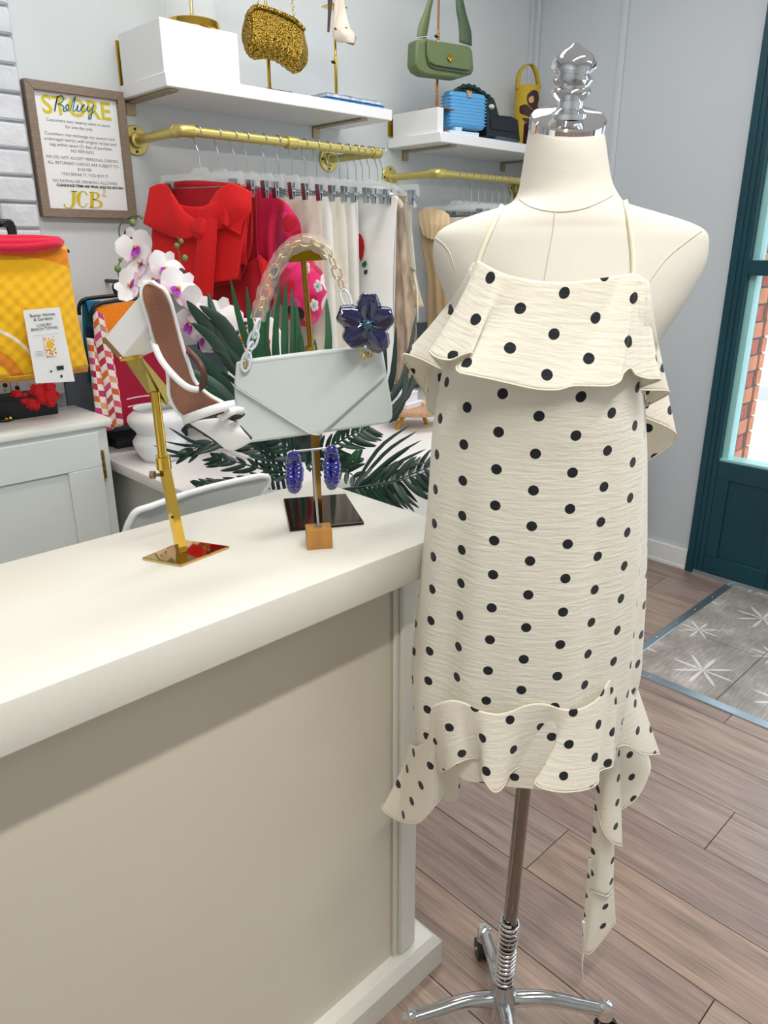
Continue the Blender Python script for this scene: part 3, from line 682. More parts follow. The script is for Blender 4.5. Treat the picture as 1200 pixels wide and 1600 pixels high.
# glass lamp with gold base ring
lc = xz(300, 25, 2.20); lc.z = R1Z
t = thing('table_lamp', lc, 'clear glass lamp with shiny gold base ring on the tall white riser', 'lamp')
rr_ = 41*proj(lc)[2]/F
mb = MB(); mb.lathe([(rr_, 0), (rr_*1.03, .002), (rr_, .022), (rr_*.97, .024), (.01, .024)], lc, 40); mk('base_ring', mb, M_gold, t)
mk('stem', MB().cyl(lc+Vector((0, 0, .02)), lc+Vector((0, 0, .42)), .006, 12), M_gold, t)
mb = MB(); mb.lathe([(rr_*.93, .024), (rr_*.96, .06), (rr_*1.0, .12), (rr_*.97, .2), (rr_*.85, .28), (rr_*.6, .34)], lc, 40); mk('glass_body', mb, mat('clear_glass', '#f4f8fa', .03, alpha=.2, spec=.8), t, solid=.003)
mk('lamp_shade', MB().lathe([(rr_*1.8, .42), (rr_*1.3, .66)], lc, 40), mat('white_shade', '#f2f0ea', .8), t, solid=.002)
def stand(px, ybase, zbase, ztop, label, tip=None, r=.0042, m=M_gold, knob=True, bw_=.05, bars=0):
    p = xz(px, 130, ybase) if isinstance(px, (int, float)) else Vector((px[0], ybase, 0))
    t = thing('display_stand', (p.x, ybase, zbase), label, 'display stand')
    mk('base', MB().box((p.x, ybase, zbase+.002), (bw_*2, bw_*2, .004)), m, t)
    zm = (zbase+ztop)*.5
    mk('lower_pole', MB().cyl((p.x, ybase, zbase+.004), (p.x, ybase, zm), r*1.35, 12), m, t)
    mk('upper_pole', MB().cyl((p.x, ybase, zm-.01), (p.x, ybase, ztop), r, 12), m, t)
    if knob: mk('knob', MB().cyl((p.x-.004, ybase, zm-.012), (p.x-.018, ybase-.004, zm-.012), .005, 10), M_black, t)
    mk('top_arm', MB().box((p.x, ybase, ztop+.002), (.07, .05, .004)), m, t)
    return p
# gold beaded clutch on stand
g_y = 2.17; gp = stand(421, g_y, S1, S1+.40, 'slim gold stand carrying the beaded evening clutch')
pl = Plane((gp.x, g_y-.045, S1+.15), 0)
mg = mat('gold_beads', '#c9a22c', .3, .85); gg = G(mg); vv = gg.new('ShaderNodeTexVoronoi'); vv.inputs['Scale'].default_value = 260
gg.nt.links.new(gg.tc('Object'), vv.inputs['Vector']); gg.set(gg.b.inputs['Base Color'], gg.ramp(vv.outputs['Distance'], [(.1, '#f4e08a'), (.45, '#b08a1e'), (.8, '#4c3608')]))
gg.bump(vv.outputs['Distance'], .8, .004)
t = thing('clutch_bag', (gp.x, g_y-.04, S1+.05), 'pleated gold beaded evening clutch hanging on a slim stand over the left shelf', 'bag')
top = [(386, 25), (393, 13), (402, 11), (418, 14), (436, 21), (452, 29), (466, 37), (474, 45), (477, 60)]
bot = [(386, 76), (392, 84), (402, 92), (415, 91), (428, 92), (441, 98), (452, 106), (466, 114), (480, 100)]
T_ = catmull(top, 60); B_ = catmull(bot, 60); rows = []
for i in range(15):
    f_ = i/14; row = []
    for k, (q, w_) in enumerate(zip(T_, B_)):
        px, py = q[0]+(w_[0]-q[0])*f_+3*math.sin(f_*3.1), q[1]+(w_[1]-q[1])*f_
        e = min(1, math.sin(math.pi*min(max(k/60, .02), .98))*2.2)
        bulge = .028*math.sin(math.pi*min(.96, max(.04, f_*.94+.03)))*e+.0035*abs(math.sin(k*.62+f_*1.2))
        row.append(pl(px, py, bulge))
    rows.append(row)
mb = MB(); mb.grid(rows); back = [[p+Vector((0, 1, 0))*(2*(pl.O.y-p.y)+.008) for p in r] for r in rows]; mb.grid(back, flip=True)
mb.grid([rows[0], back[0]]); mb.grid([rows[-1], back[-1]]); mb.grid([[r[0] for r in rows], [r[0] for r in back]]); mb.grid([[r[-1] for r in rows], [r[-1] for r in back]]); mb.uv = {}
mk('pouch', mb, mg, t, smooth=70)
mb = MB(); mb.tube([pl(*q, .012) for q in catmull([(388, 22), (400, 10), (430, 17), (460, 31), (476, 47)], 24)], .006, 8); mk('frame', mb, mg, t)
def chain(pts, link_l, link_r, wire, name, m, par, n=None):
    q = [Vector(p) for p in pts]; L = [0]
    for i in range(1, len(q)): L.append(L[-1]+(q[i]-q[i-1]).length)
    n = n or max(1, int(L[-1]/(link_l-wire*2.2))); out = []
    for k in range(n):
        s = L[-1]*(k+.5)/n; i = max(j for j in range(len(L)) if L[j] <= s); i = min(i, len(q)-2)
        c = q[i].lerp(q[i+1], (s-L[i])/max(1e-9, L[i+1]-L[i])); d = (q[i+1]-q[i]).normalized()
        v = (c-CAM).normalized(); s1_ = d.cross(v).normalized(); s2_ = d.cross(s1_); w_ = s1_ if k % 2 == 0 else (s1_*.45+s2_*.9).normalized()
        pp = []
        for j in range(14):
            a = 2*math.pi*j/14; ca, sa = math.cos(a), math.sin(a)
            pp.append(c+d*(ca*link_l/2)+w_*(math.copysign(abs(sa)**.8, sa)*link_r))
        out.append(mk(name, MB().tube(pp, wire, 6, closed=True), m, par, smooth=80))
    return out
chain([pl(404, 12, .0), pl(403, -20, .0)], .012, .004, .0012, 'chain_link', mat('pale_gold', '#d8c890', .2, 1), t)
chain([pl(460, 32, .0), pl(457, 0, .0), pl(454, -25, .0)], .012, .004, .0012, 'chain_link', mat('pale_gold', '#d8c890', .2, 1), t)
# strappy sandal on stand
sp_ = stand(525, 2.22, S1, S1+.30, 'slim gold stand carrying the pale strappy sandal')
t = thing('sandal', (sp_.x, 2.2, S1+.14), 'pale nude high heel sandal with pointed toe on a slim stand above the left shelf', 'shoe')
pl = Plane((sp_.x, 2.17, S1+.2), -30); m_nu = mat('nude_leather', '#e8dccb', .35); m_dk = mat('dark_sole', '#54433a', .4)
mb = MB(); mb.grid(surf([[pl(520, -30, .0), pl(534, -30, .0)], [pl(522, 0, .0), pl(537, -2, .0)], [pl(521, 30, .005), pl(542, 26, .005)], [pl(519, 50, .015), pl(548, 46, .02)], [pl(528, 60, .03), pl(554, 56, .035)]], 6, 20)); mk('insole', mb, m_nu, t, solid=.004)
mb = MB(); mb.grid(surf([[pl(521, 50, .03), pl(534, 44, .045), pl(551, 48, .03)], [pl(522, 60, .03), pl(540, 54, .05), pl(555, 58, .03)], [pl(528, 66, .025), pl(545, 67, .045), pl(553, 68, .03)]], 10, 8)); mk('toe_cap', mb, m_nu, t, solid=.003)
mk('sole', MB().prism([pl(520, 55, .0), pl(530, 64, .0), pl(552, 71, .0), pl(555, 60, .0), pl(548, 58, -.0)], pl.n*.02), m_dk, t)
mk('heel', MB().tube([pl(517, -30, .0), pl(515, 20, .0), pl(513, 50, .0)], [.012, .006, .004], 8), m_dk, t)
mk('strap', MB().tube([pl(*q) for q in catmull([(519, 58, .02), (525, 35, .03), (532, 5, .03), (534, -20, .02)], 16)], .003, 6), m_nu, t)
mk('strap', MB().tube([pl(*q) for q in catmull([(523, 44, .03), (532, 50, .04), (542, 43, .03)], 12)], .003, 6), m_dk, t)
# magazines
a = xz(508, 152, 2.14); b = xz(601, 166, 2.14)
for i, (x0, x1, col, lab) in enumerate(((a.x, b.x, '#3f8fe0', 'lower blue-edged magazine lying on the left shelf'), (a.x+.01, b.x-.01, '#dfe6ee', 'pale upper magazine lying on the left shelf'))):
    t = thing('magazine', ((x0+x1)/2, 2.24, S1+i*.014), lab, 'magazine')
    mk('pages', MB().mm((x0+.002, 2.142, S1+.001+i*.014), (x1-.002, 2.346, S1+.011+i*.014)), mat('magazine_pages_%s' % 'ab'[i], ['#5aa7ee', '#cfd6dd'][i], .6, noise=.5, nscale=30, stretch=(1, 1, .1)), t)
    mk('cover', MB().mm((x0, 2.14, S1+.011+i*.014), (x1, 2.35, S1+.0125+i*.014)), mat('magazine_cover_%s' % 'ab'[i], ['#1f3a2e', '#b8c6d8'][i], .3, noise=.6, nscale=18), t)
    mk('cover', MB().mm((x0, 2.14, S1+.0), (x1, 2.35, S1+.001)) if not i else MB().mm((x0, 2.14, S1+.0135), (x1, 2.35, S1+.015)), mat('magazine_back', '#3a84d8', .3), t)
# green handbag
hy = 2.2; hp = stand(683, hy, R2Z, R2Z+.52, 'tall copper stand behind the sage green handbag', m=mat('copper_pole', '#c98a5a', .15, 1), r=.004)
pl = Plane((hp.x, hy-.045, R2Z+.2), -8); m_gr = mat('sage_leather', '#67784f', .42, bump=.12, bscale=300); m_gd = mat('sage_leather_dark', '#4c6048', .45)
t = thing('handbag', (hp.x, hy-.04, R2Z+.05), 'sage green leather shoulder bag with gold turn lock hanging above the corner shelf', 'bag')
mk('bag_body', MB().prism([pl(*q, .03) for q in ((651, 62), (668, 60), (735, 72), (739, 80), (741, 108), (738, 116), (716, 123), (665, 117), (654, 111), (649, 100))], pl.n*-.055), m_gr, t, bevel=.008)
fpn = mk('flap', MB().prism([pl(*q, .042) for q in ((669, 61), (728, 71), (736, 78), (737, 104), (732, 110), (680, 102), (671, 96), (668, 84))], pl.n*-.012), m_gr, t, bevel=.004)
mb = MB(); mb.tube([pl(*q, .034) for q in catmull([(667, 66), (668, 92), (675, 104), (700, 109), (730, 114), (738, 110)], 24)], .0035, 8); mk('piping', mb, m_gd, t)
mb = MB().rbox(pl(704, 90, .047), (.012, .006, .026), .003, 2).rbox(pl(704, 91, .045), (.03, .004, .010), .0018, 2); mk('turn_lock', mb, M_gold, t)
def band(par, name, L_, R_, m, off=0.03, pl_=None, solid=.003):
    p_ = pl_ or pl
    mb = MB(); mb.grid([[p_(*q, off) for q in catmull(L_, 16)], [p_(*q, off) for q in catmull(R_, 16)]]); return mk(name, mb, m, par, solid=solid, smooth=80)
band(t, 'strap', [(651, 60), (655, 38), (663, 18), (671, -10), (674, -60)], [(666, 60), (670, 38), (673, 18), (678, -10), (680, -60)], m_gr, .004)
band(t, 'strap', [(718, 66), (717, 40), (713, 15), (711, -10), (700, -60)], [(737, 72), (736, 50), (728, 20), (721, -10), (706, -60)], m_gd, .004)
mb = MB(); mb.tube([pl(651, 59, .006), pl(667, 57, .006)], .0012, 6); mk('tag_cord', mb, M_white, t)
# blue hard-shell clutch
def prismP(t, name, pts, pl_, o0, th, m, bevel=.004, **k): return mk(name, MB().prism([pl_(*q, o0) for q in pts], pl_.n*-th), m, t, bevel=bevel, **k)
by_ = 2.165; p0 = xz(725, 205, by_)
t = thing('clutch_bag', (p0.x, by_, S2), 'sky blue ridged hard-shell clutch with rose gold clasp on the corner shelf', 'bag')
pl = Plane((p0.x, by_, S2), -10); m_bl = mat('sky_blue_shell', '#5ba6dc', .35)
bc = pl(725, 174, 0); up_ = pl(725, 146, 0); hgt = (up_-pl(725, 203, 0)).length; wid = (pl(697, 174)-pl(754, 174)).length
mb = MB(frame(bc, pl.a, (0, 0, 1))); mb.rbox((0, 0, 0), (wid, .055, hgt), .016, 4); mk('shell', mb, m_bl, t)
for k in range(9):
    zz = -hgt/2+.016+k*(hgt-.034)/8
    mb = MB(frame(bc, pl.a, (0, 0, 1))); mb.rbox((0, 0, zz), (wid+.003, .058, .0045), .002, 2); mk('rib', mb, m_bl, t)
rg_ = mat('rose_gold', '#e0b08e', .2, .9)
sgn = -1 if (Matrix(frame(bc, pl.a, (0, 0, 1))) @ Vector((0, -1, 0))-bc).dot(pl.n) > 0 else 1
mk('clasp', MB(frame(bc, pl.a, (0, 0, 1))).mm((-.012, sgn*.028, hgt/2-.004), (.014, sgn*.031, hgt/2+.004)).mm((-.009, sgn*.0285, hgt/2-.02), (.010, sgn*.033, hgt/2)), rg_, t, bevel=.004)
for sx in (-.35, .2):
    mk('foot', MB(frame(bc, pl.a, (0, 0, 1))).mm((wid*sx, -.03, -hgt/2-.012), (wid*(sx+.18), .03, -hgt/2+.001)), mat('pale_blue_plastic', '#bcdcf4', .2), t)
    break
zlow = bc.z-hgt/2-.012
mk('display_block', MB(frame(Vector((bc.x, bc.y, 0)), pl.a, (0, 0, 1))).mm((-wid*.5, -.03, S2), (wid*.3, .03, max(S2+.004, zlow))), mat('pale_blue_block', '#cfe4f4', .3), label='pale blue display block under the sky blue clutch', cat='riser')
# dark green soft bag behind it, with pearl knob
p0 = xz(745, 170, 2.27); t = thing('soft_bag', (p0.x, 2.27, S2), 'dark green gathered fabric bag with white pearl knob, behind the sky blue clutch', 'bag')
m_dg = mat('bottle_green_satin', '#10312b', .35); pl = Plane((p0.x, 2.28, S2), -5)
ctr = [(712, 145), (722, 134), (738, 134), (752, 142), (764, 150), (772, 150), (776, 160), (781, 178), (783, 200), (770, 212), (740, 208), (716, 200)]
mk('pouch', MB().prism([pl(*q, .03) for q in ctr], pl.n*-.05), m_dg, t, bevel=.012)
mb = MB(); q = catmull([(712, 146), (722, 136), (738, 136), (752, 144), (766, 154)], 26); mb.tube([pl(*w_, .03) for w_ in q], [.009+.003*math.sin(i*1.9) for i in range(27)], 8); mk('gathered_rim', mb, m_dg, t)
mk('pearl_knob', MB().ball(pl(768, 167, .05), .012, (1.3, 1, .9)), mat('pearl', '#e9e6e2', .25), t)
# navy bag
p0 = xz(785, 215, 2.2); t = thing('box_bag', (p0.x, 2.2, S2), 'small navy blue box bag on the corner shelf right of the sky blue clutch', 'bag'); pl = Plane((p0.x, 2.17, S2), -12)
zb = Vector((0, 0, 0)); m_nv = mat('navy_leather', '#0b1824', .4)
prismP(t, 'bag_body', [(762, 178), (800, 182), (810, 187), (813, 219), (812, 222), (760, 213)], pl, 0, .09, m_nv, .005)
prismP(t, 'flap', [(766, 180), (808, 187), (811, 208), (768, 202)], pl, .004, .006, m_nv, .003)
mk('card_holder', MB().prism([pl(*q, .02) for q in ((776, 212), (808, 218), (808, 223), (775, 217))], pl.n*-.02), mat('grey_acrylic', '#3c4a52', .2), label='grey acrylic card holder in front of the small navy box bag', cat='card holder')
# yellow bucket bag with dark printed pattern
p0 = xz(826, 180, 2.3); yb = 2.3; z1 = xz(826, 136, yb).z; rr_ = 19*proj(p0)[2]/F
t = thing('bucket_bag', (p0.x, yb, S2), 'mustard yellow bucket bag with dark printed figure and round top handle', 'bag')
m_y = mat('mustard_canvas', '#c9a92a', .6, bump=.3, bscale=200); cy_ = Vector((xz(824, 150, yb).x, yb, S2+.002))
H = z1-S2; mk('bucket', MB().lathe([(.001, 0), (rr_*.92, 0), (rr_*.97, .006), (rr_, H*.5), (rr_*.98, H-.004), (rr_*.9, H), (rr_*.85, H-.03)], cy_, 36), m_y, t, smooth=50)
pl = Plane((cy_.x, yb, z1), -20); hq = [pl(*q) for q in catmull([(808, 140), (811, 116), (820, 103), (830, 101), (837, 112), (842, 138)], 26)]
L_ = [p+Vector((.0, .011, 0)) for p in hq]; R_ = [p-Vector((.0, .011, 0)) for p in hq]; mb = MB(); mb.grid([L_, R_]); mk('handle', mb, m_y, t, solid=.004, smooth=80)
def wrap(pts, name, m, rad=1.015):   # flat print wrapped on the bucket
    def pr(px, py):
        d = ray(px, py); A = d.x*d.x+d.y*d.y; ox, oy = CAM.x-cy_.x, CAM.y-cy_.y; B = 2*(ox*d.x+oy*d.y); R2 = rr_*rad; Cc = ox*ox+oy*oy-R2*R2; disc = B*B-4*A*Cc
        return CAM+d*((-B-math.sqrt(max(0, disc)))/(2*A))
    cx0 = sum(p[0] for p in pts)/len(pts); cy0 = sum(p[1] for p in pts)/len(pts); pts = catmull(pts+[pts[0]], 32)
    mb = MB(); mb.grid([[pr(cx0+(a-cx0)*f_, cy0+(b-cy0)*f_) for a, b in pts] for f_ in (.02, .25, .5, .75, 1)]); mb.uv = {}; mk(name, mb, m, t, smooth=0)
m_p1 = mat('dark_print', '#3b1f1c', .6); m_p2 = mat('ochre_print', '#d9a86c', .6)
wrap([(824, 148), (832, 141), (840, 143), (842, 155), (840, 166), (843, 178), (834, 172), (826, 164), (823, 156)], 'printed_shape', m_p1)
wrap([(812, 166), (822, 163), (830, 170), (838, 176), (830, 183), (820, 180), (812, 176)], 'printed_shape', m_p1)
wrap([(827, 152), (833, 150), (834, 158), (829, 161), (826, 157)], 'printed_shape', m_p2, 1.03)
wrap([(815, 184), (826, 185), (834, 189), (822, 191)], 'printed_shape', m_p1)
p0 = xz(829, 205, 2.16); t = thing('wine_pouch', (p0.x, 2.16, S2), 'small wine red upright pouch on the corner shelf beside the dress form neck', 'bag'); mb = MB(); mb.rbox((p0.x, 2.17, S2+.05), (.04, .04, .10), .012, 3); mk('pouch', mb, mat('wine_leather', '#3c1420', .4), t); mk('flap', MB().rbox((p0.x, 2.149, S2+.075), (.034, .006, .04), .003, 2), mat('wine_leather', '#3c1420', .4), t)
# ================================================================ STORE POLICY SIGN
fx0, fx1, fz0, fz1 = .902, 1.196, 1.541, 1.898
t = thing('framed_sign', (1.05, BY-.01, fz0), 'grey-brown wood framed store policy sign hanging on the wall beside the brick', 'sign')
m_fr = mat('driftwood_frame', '#8d7c6c', .6, noise=.2, nscale=60, bump=.15, stretch=(1, 1, 6)); fw = .024; yf = BY-.03
for pts in (((fx0, fz0), (fx1, fz0), (fx1-fw, fz0+fw), (fx0+fw, fz0+fw)), ((fx0, fz1), (fx1, fz1), (fx1-fw, fz1-fw), (fx0+fw, fz1-fw)), ((fx0, fz0), (fx0, fz1), (fx0+fw, fz1-fw), (fx0+fw, fz0+fw)), ((fx1, fz0), (fx1, fz1), (fx1-fw, fz1-fw), (fx1-fw, fz0+fw))):
    mk('frame_rail', MB().prism([(a, yf, b) for a, b in pts], (0, .03, 0)), m_fr, t, bevel=.0015, smooth=0)
mk('printed_board', MB().mm((fx0+fw*.8, BY-.016, fz0+fw*.8), (fx1-fw*.8, BY-.008, fz1-fw*.8)), mat('white_print_board', '#f4f6f7', .35), t)
def TM(x, z, y=BY-.0165): return frame((x, y, z), (1, 0, 0), (0, -1, 0))
cx_ = (fx0+fx1)/2; m_tx = mat('black_ink', '#2a2c2e', .6); m_yl = mat('yellow_ink', '#dccb1e', .5); m_bt = mat('teal_ink', '#1f6f82', .5); m_og = mat('gold_ink', '#d8c018', .5)
def line(txt, z, size, m=m_tx, dx=0, **k): mk('printed_line', text_mesh(txt, size, TM(cx_+dx, z), **k), m, t, smooth=0)
line('STORE', P(120, 546/3, 'y', BY-.0165).z, .068, m_yl, extrude=.0002, offset=.0012, space=1.02)
for txt, z in (('Customers may reserve items in store', 581), ('for one day only.', 606), ('Customers may exchange any unworn and', 644), ('undamaged item(s) with original receipt and', 668), ('tags within seven (7) days of purchase.', 692), ('NO REFUNDS', 716), ('WE DO NOT ACCEPT PERSONAL CHECKS,', 750), ('ALL RETURNED CHECKS ARE SUBJECT TO', 775), ('$100 FEE', 800), ('YOU BREAK IT, YOU BUY IT', 825), ('NO EATING OR DRINKING ALLOWED.', 858)):
    line(txt, P(120, z/3, 'y', BY-.0165).z, .0115 if txt.upper() == txt else .0122, extrude=.0001, offset=-.0001)
line('CLEARANCE ITEMS ARE FINAL SALE NO RETURN', P(120, 877/3, 'y', BY-.0165).z, .0095, dx=.012, shear=.2, extrude=.0001, offset=.0004)
def PX(u, v):   # picture-zoom coordinates on the sign -> local metres about the sign centre
    p = P(u/3, v/3, 'y', BY-.0175); return (p.x-cx_, p.z-1.72)
pol = [(258, 520), (262, 490), (270, 450), (264, 480), (256, 522), (262, 478), (275, 452), (293, 452), (297, 466), (285, 482), (270, 487), (290, 492), (300, 505), (296, 518), (308, 520), (322, 503), (318, 490), (308, 500), (314, 516), (330, 512), (340, 480), (352, 455), (350, 475), (343, 505), (345, 522), (358, 512), (366, 492), (362, 515), (370, 522), (385, 505), (396, 492), (388, 494), (380, 512), (388, 524), (402, 518), (412, 497), (410, 515), (418, 522), (430, 505), (440, 490), (432, 520), (426, 552), (416, 556), (420, 540), (446, 520)]
q = catmull([PX(*p) for p in pol], 320); wv = [.0016+.0016*abs(math.sin(i*.09)) for i in range(321)]
mk('printed_line', ribbon(q, wv, TM(cx_, 1.72, BY-.0172)), m_bt, t, smooth=0)
def glyph(strokes):
    for pts, ws in strokes:
        q = catmull([PX(*p) for p in pts], 40); w_ = [x[0] for x in catmull([(w,) for w in ws], 40)]
        mk('printed_letter', ribbon(q, w_, TM(cx_, 1.72, BY-.0170)), m_og, t, smooth=0)
w1, w2_ = .0028, .0105
glyph([([(347, 895), (346, 930), (343, 960), (325, 976), (306, 968), (303, 958)], [w2_, w2_, w2_*.8, w1, w1, w2_*.7]), ([(330, 896), (364, 898)], [w1, w1]),
       ([(408, 915), (398, 900), (382, 898), (370, 915), (368, 940), (378, 965), (395, 970), (410, 952)], [w2_*.6, w1, w1*1.2, w2_, w2_, w1*1.2, w1, w1]),
       ([(433, 902), (431, 972)], [w2_, w2_]), ([(418, 901), (450, 903), (462, 915), (452, 932), (436, 935)], [w1, w1, w2_*.8, w1, w1]), ([(436, 935), (462, 940), (474, 955), (464, 972), (418, 971)], [w1, w1, w2_*.9, w1, w1])])
glyph([([(480, 898), (487, 889), (495, 896), (480, 916), (499, 917)], [.002]*5)])
# ================================================================ GARMENT RAILS
RY, RZ = 2.11, P(400, 217, 'y', 2.11).z
RY2 = 2.13; RZ2 = P(740, 276, 'y', RY2).z
def rail(x0, x1, y, z, label, mids=()):
    t = thing('garment_rail', ((x0+x1)/2, BY, z), label, 'clothes rail')
    mk('rail_pipe', MB().cyl((x0, y, z), (x1, y, z), .0135, 20), M_brass, t)
    for k, bx in enumerate((x0, x1)):
        arm = mk('wall_arm', MB().cyl((bx, y, z), (bx, BY, z), .0135, 20), M_brass, t)
        f_ = MB(frame((bx, BY, z), (1, 0, 0), (0, -1, 0))); f_.lathe([(.043, 0), (.044, .004), (.041, .007), (.024, .008), (.021, .024), (.016, .025), (.014, .026)], (0, 0, 0), 32)
        fo = mk('wall_flange', f_, M_brass, arm)
        sm = MB(frame((bx, BY, z), (1, 0, 0), (0, -1, 0)))
        mk('flange_holes', MB(frame((bx, BY, z), (1, 0, 0), (0, -1, 0))).cyl((.032, 0, .0065), (.032, 0, .0085), .0045, 10).cyl((-.032, 0, .0065), (-.032, 0, .0085), .0045, 10).cyl((0, .032, .0065), (0, .032, .0085), .0045, 10).cyl((0, -.032, .0065), (0, -.032, .0085), .0045, 10), M_black, arm, kind='stuff')
        sx = 1 if k == 0 else -1
        mb = MB().tube([(bx, y+.035, z), (bx, y+.033, z)], [.0185, .0185], 20).tube(catmull([(bx, y+.034, z), (bx, y+.012, z), (bx+sx*.006, y+.002, z), (bx+sx*.034, y, z)], 10), [.017]*11, 20).cyl((bx+sx*.03, y, z), (bx+sx*.036, y, z), .0185, 20)
        mk('elbow', mb, M_brass, t)
    for mx in mids: mk('pipe_coupling', MB().cyl((mx-.018, y, z), (mx+.018, y, z), .018, 20).cyl((mx-.02, y, z), (mx-.015, y, z), .0195, 20).cyl((mx+.015, y, z), (mx+.02, y, z), .0195, 20), M_brass, t)
rx0 = P(210, 213, 'y', BY).x; rx1 = P(597, 240, 'y', RY).x
rail(rx0, rx1-.01, RY, RZ, 'left gold painted pipe garment rail below the long shelf', [P(455, 224, 'y', RY).x])
rail(P(608, 268, 'y', BY).x, 3.2, RY2, RZ2, 'right gold painted pipe garment rail below the corner shelf')
# hangers ---------------------------------------------------------
def hanger(x, y, z, phi, label, group, w=.34, clip=True, r=.0135):
    a = math.radians(phi); A = Vector((math.cos(a), math.sin(a), 0)); N = Vector((-math.sin(a), math.cos(a), 0))
    t = thing('clip_hanger' if clip else 'shirt_hanger', (x, y, z), label, 'hanger', group); O = Vector((x, y, z))
    q = []
    for k in range(11):
        th = math.radians(-60+k*24); q.append(O+A*(math.cos(th)*(r+.003))+Vector((0, 0, math.sin(th)*(r+.003))))
    q = q[::-1]; q2 = catmull([O-A*.0165+Vector((0, 0, .0)), O+A*.010-Vector((0, 0, .03)), O+A*.008-Vector((0, 0, .042)), O-A*.001-Vector((0, 0, .062)), O-Vector((0, 0, .10))], 12)
    top = [O+A*(math.cos(math.radians(th))*(r+.003))+Vector((0, 0, math.sin(math.radians(th))*(r+.003))) for th in (200, 160, 120, 80, 40, 10, -20)]
    pts = top+[O+A*.012-Vector((0, 0, .025)), O+A*.001-Vector((0, 0, .052)), O-Vector((0, 0, .062)), O-Vector((0, 0, .098))]
    mk('hook', MB().tube(catmull(pts, 30), .0017, 6), M_steel, t)
    zc = -.098
    if clip:
        out = [(-w/2, zc-.028), (-w/2+.006, zc-.012), (-.035, zc-.010), (-.022, zc+.004), (.022, zc+.004), (.035, zc-.010), (w/2-.006, zc-.012), (w/2, zc-.028), (w/2, zc-.052), (w/2-.01, zc-.050), (w/2-.014, zc-.030), (-w/2+.014, zc-.030), (-w/2+.01, zc-.050), (-w/2, zc-.052)]
        mk('bar', MB().prism([O+A*u+Vector((0, 0, v))+N*.003 for u, v in out], N*-.006), M_clear, t, bevel=.0015)
        mk('rod', MB().cyl(O+A*(-w/2+.005)+Vector((0, 0, zc-.05)), O+A*(w/2-.005)+Vector((0, 0, zc-.05)), .0013, 6), M_steel, t)
        for sx in (-1, 1):
            M = frame(O+A*(sx*(w/2-.036))+Vector((0, 0, zc-.052)), A, (0, 0, 1)); mb = MB(M)
            mb.add([(-.009, -.004, -.026), (.009, -.004, -.026), (.009, -.010, .022), (-.009, -.010, .022), (-.009, -.002, -.026), (.009, -.002, -.026), (.009, -.008, .022), (-.009, -.008, .022)], [(0, 1, 2, 3), (7, 6, 5, 4), (0, 4, 5, 1), (2, 6, 7, 3), (1, 5, 6, 2), (0, 3, 7, 4)])
            mb.add([(-.009, .004, -.026), (.009, .004, -.026), (.009, .010, .022), (-.009, .010, .022), (-.009, .002, -.026), (.009, .002, -.026), (.009, .008, .022), (-.009, .008, .022)], [(3, 2, 1, 0), (4, 5, 6, 7), (1, 5, 4, 0), (3, 7, 6, 2), (2, 6, 5, 1), (4, 7, 3, 0)])
            mb.cyl((-.01, 0, .0), (.01, 0, .0), .0045, 10); mk('clip', mb, M_steel, t, smooth=0)
    else:
        q = catmull([(-w/2, zc-.085), (-w/2+.03, zc-.052), (-.05, zc-.012), (0, zc), (.05, zc-.012), (w/2-.03, zc-.052), (w/2, zc-.085)], 30)
        mk('shoulder_bar', MB().tube([O+A*u+Vector((0, 0, v)) for u, v in q], .0065, 8), M_clear, t)
        mk('neck_bead', MB().ball(O+Vector((0, 0, zc+.004)), .009), M_clear, t)
    return t, A, N
# garment: closed cloth lens hung from a hanger; rows = (half width left, half width right, z below rail, thickness)
def garment(name, O, phi, rows_, m, label, group=None, nfold=5, amp=.006, cat='garment', th=.012, seed=0, ret=False, part='body'):
    a = math.radians(phi); A = Vector((math.cos(a), math.sin(a), 0)); N = Vector((-math.sin(a), math.cos(a), 0)); O = Vector(O)
    if N.dot(O-CAM) > 0: N = -N
    rs = catmull(rows_, 26); n = 40; fr = []; bk = []
    for i, (l, r_, z, tk) in enumerate(rs):
        F_ = []; B_ = []
        for k in range(n+1):
            f_ = k/n; u = -l+(l+r_)*f_; e = math.sin(math.pi*min(max(f_, 0), 1))**.4; t_ = i/26
            wv = amp*(.25+t_)*(math.sin(f_*math.pi*2*nfold+seed+t_*.8)+.5*math.sin(f_*math.pi*2*nfold*1.7+seed*2.1))
            F_.append(O+A*u+Vector((0, 0, z))+N*(tk*e+wv*e)); B_.append(O+A*u+Vector((0, 0, z))+N*(-tk*e+wv*e))
        fr.append(F_); bk.append(B_)
    mb = MB(); mb.grid(fr); mb.grid(bk, flip=True)
    t = thing(name, O+Vector((0, 0, rows_[-1][2])), label, cat, group)
    mk(part, mb, m, t, smooth=80)
    return t, A, N
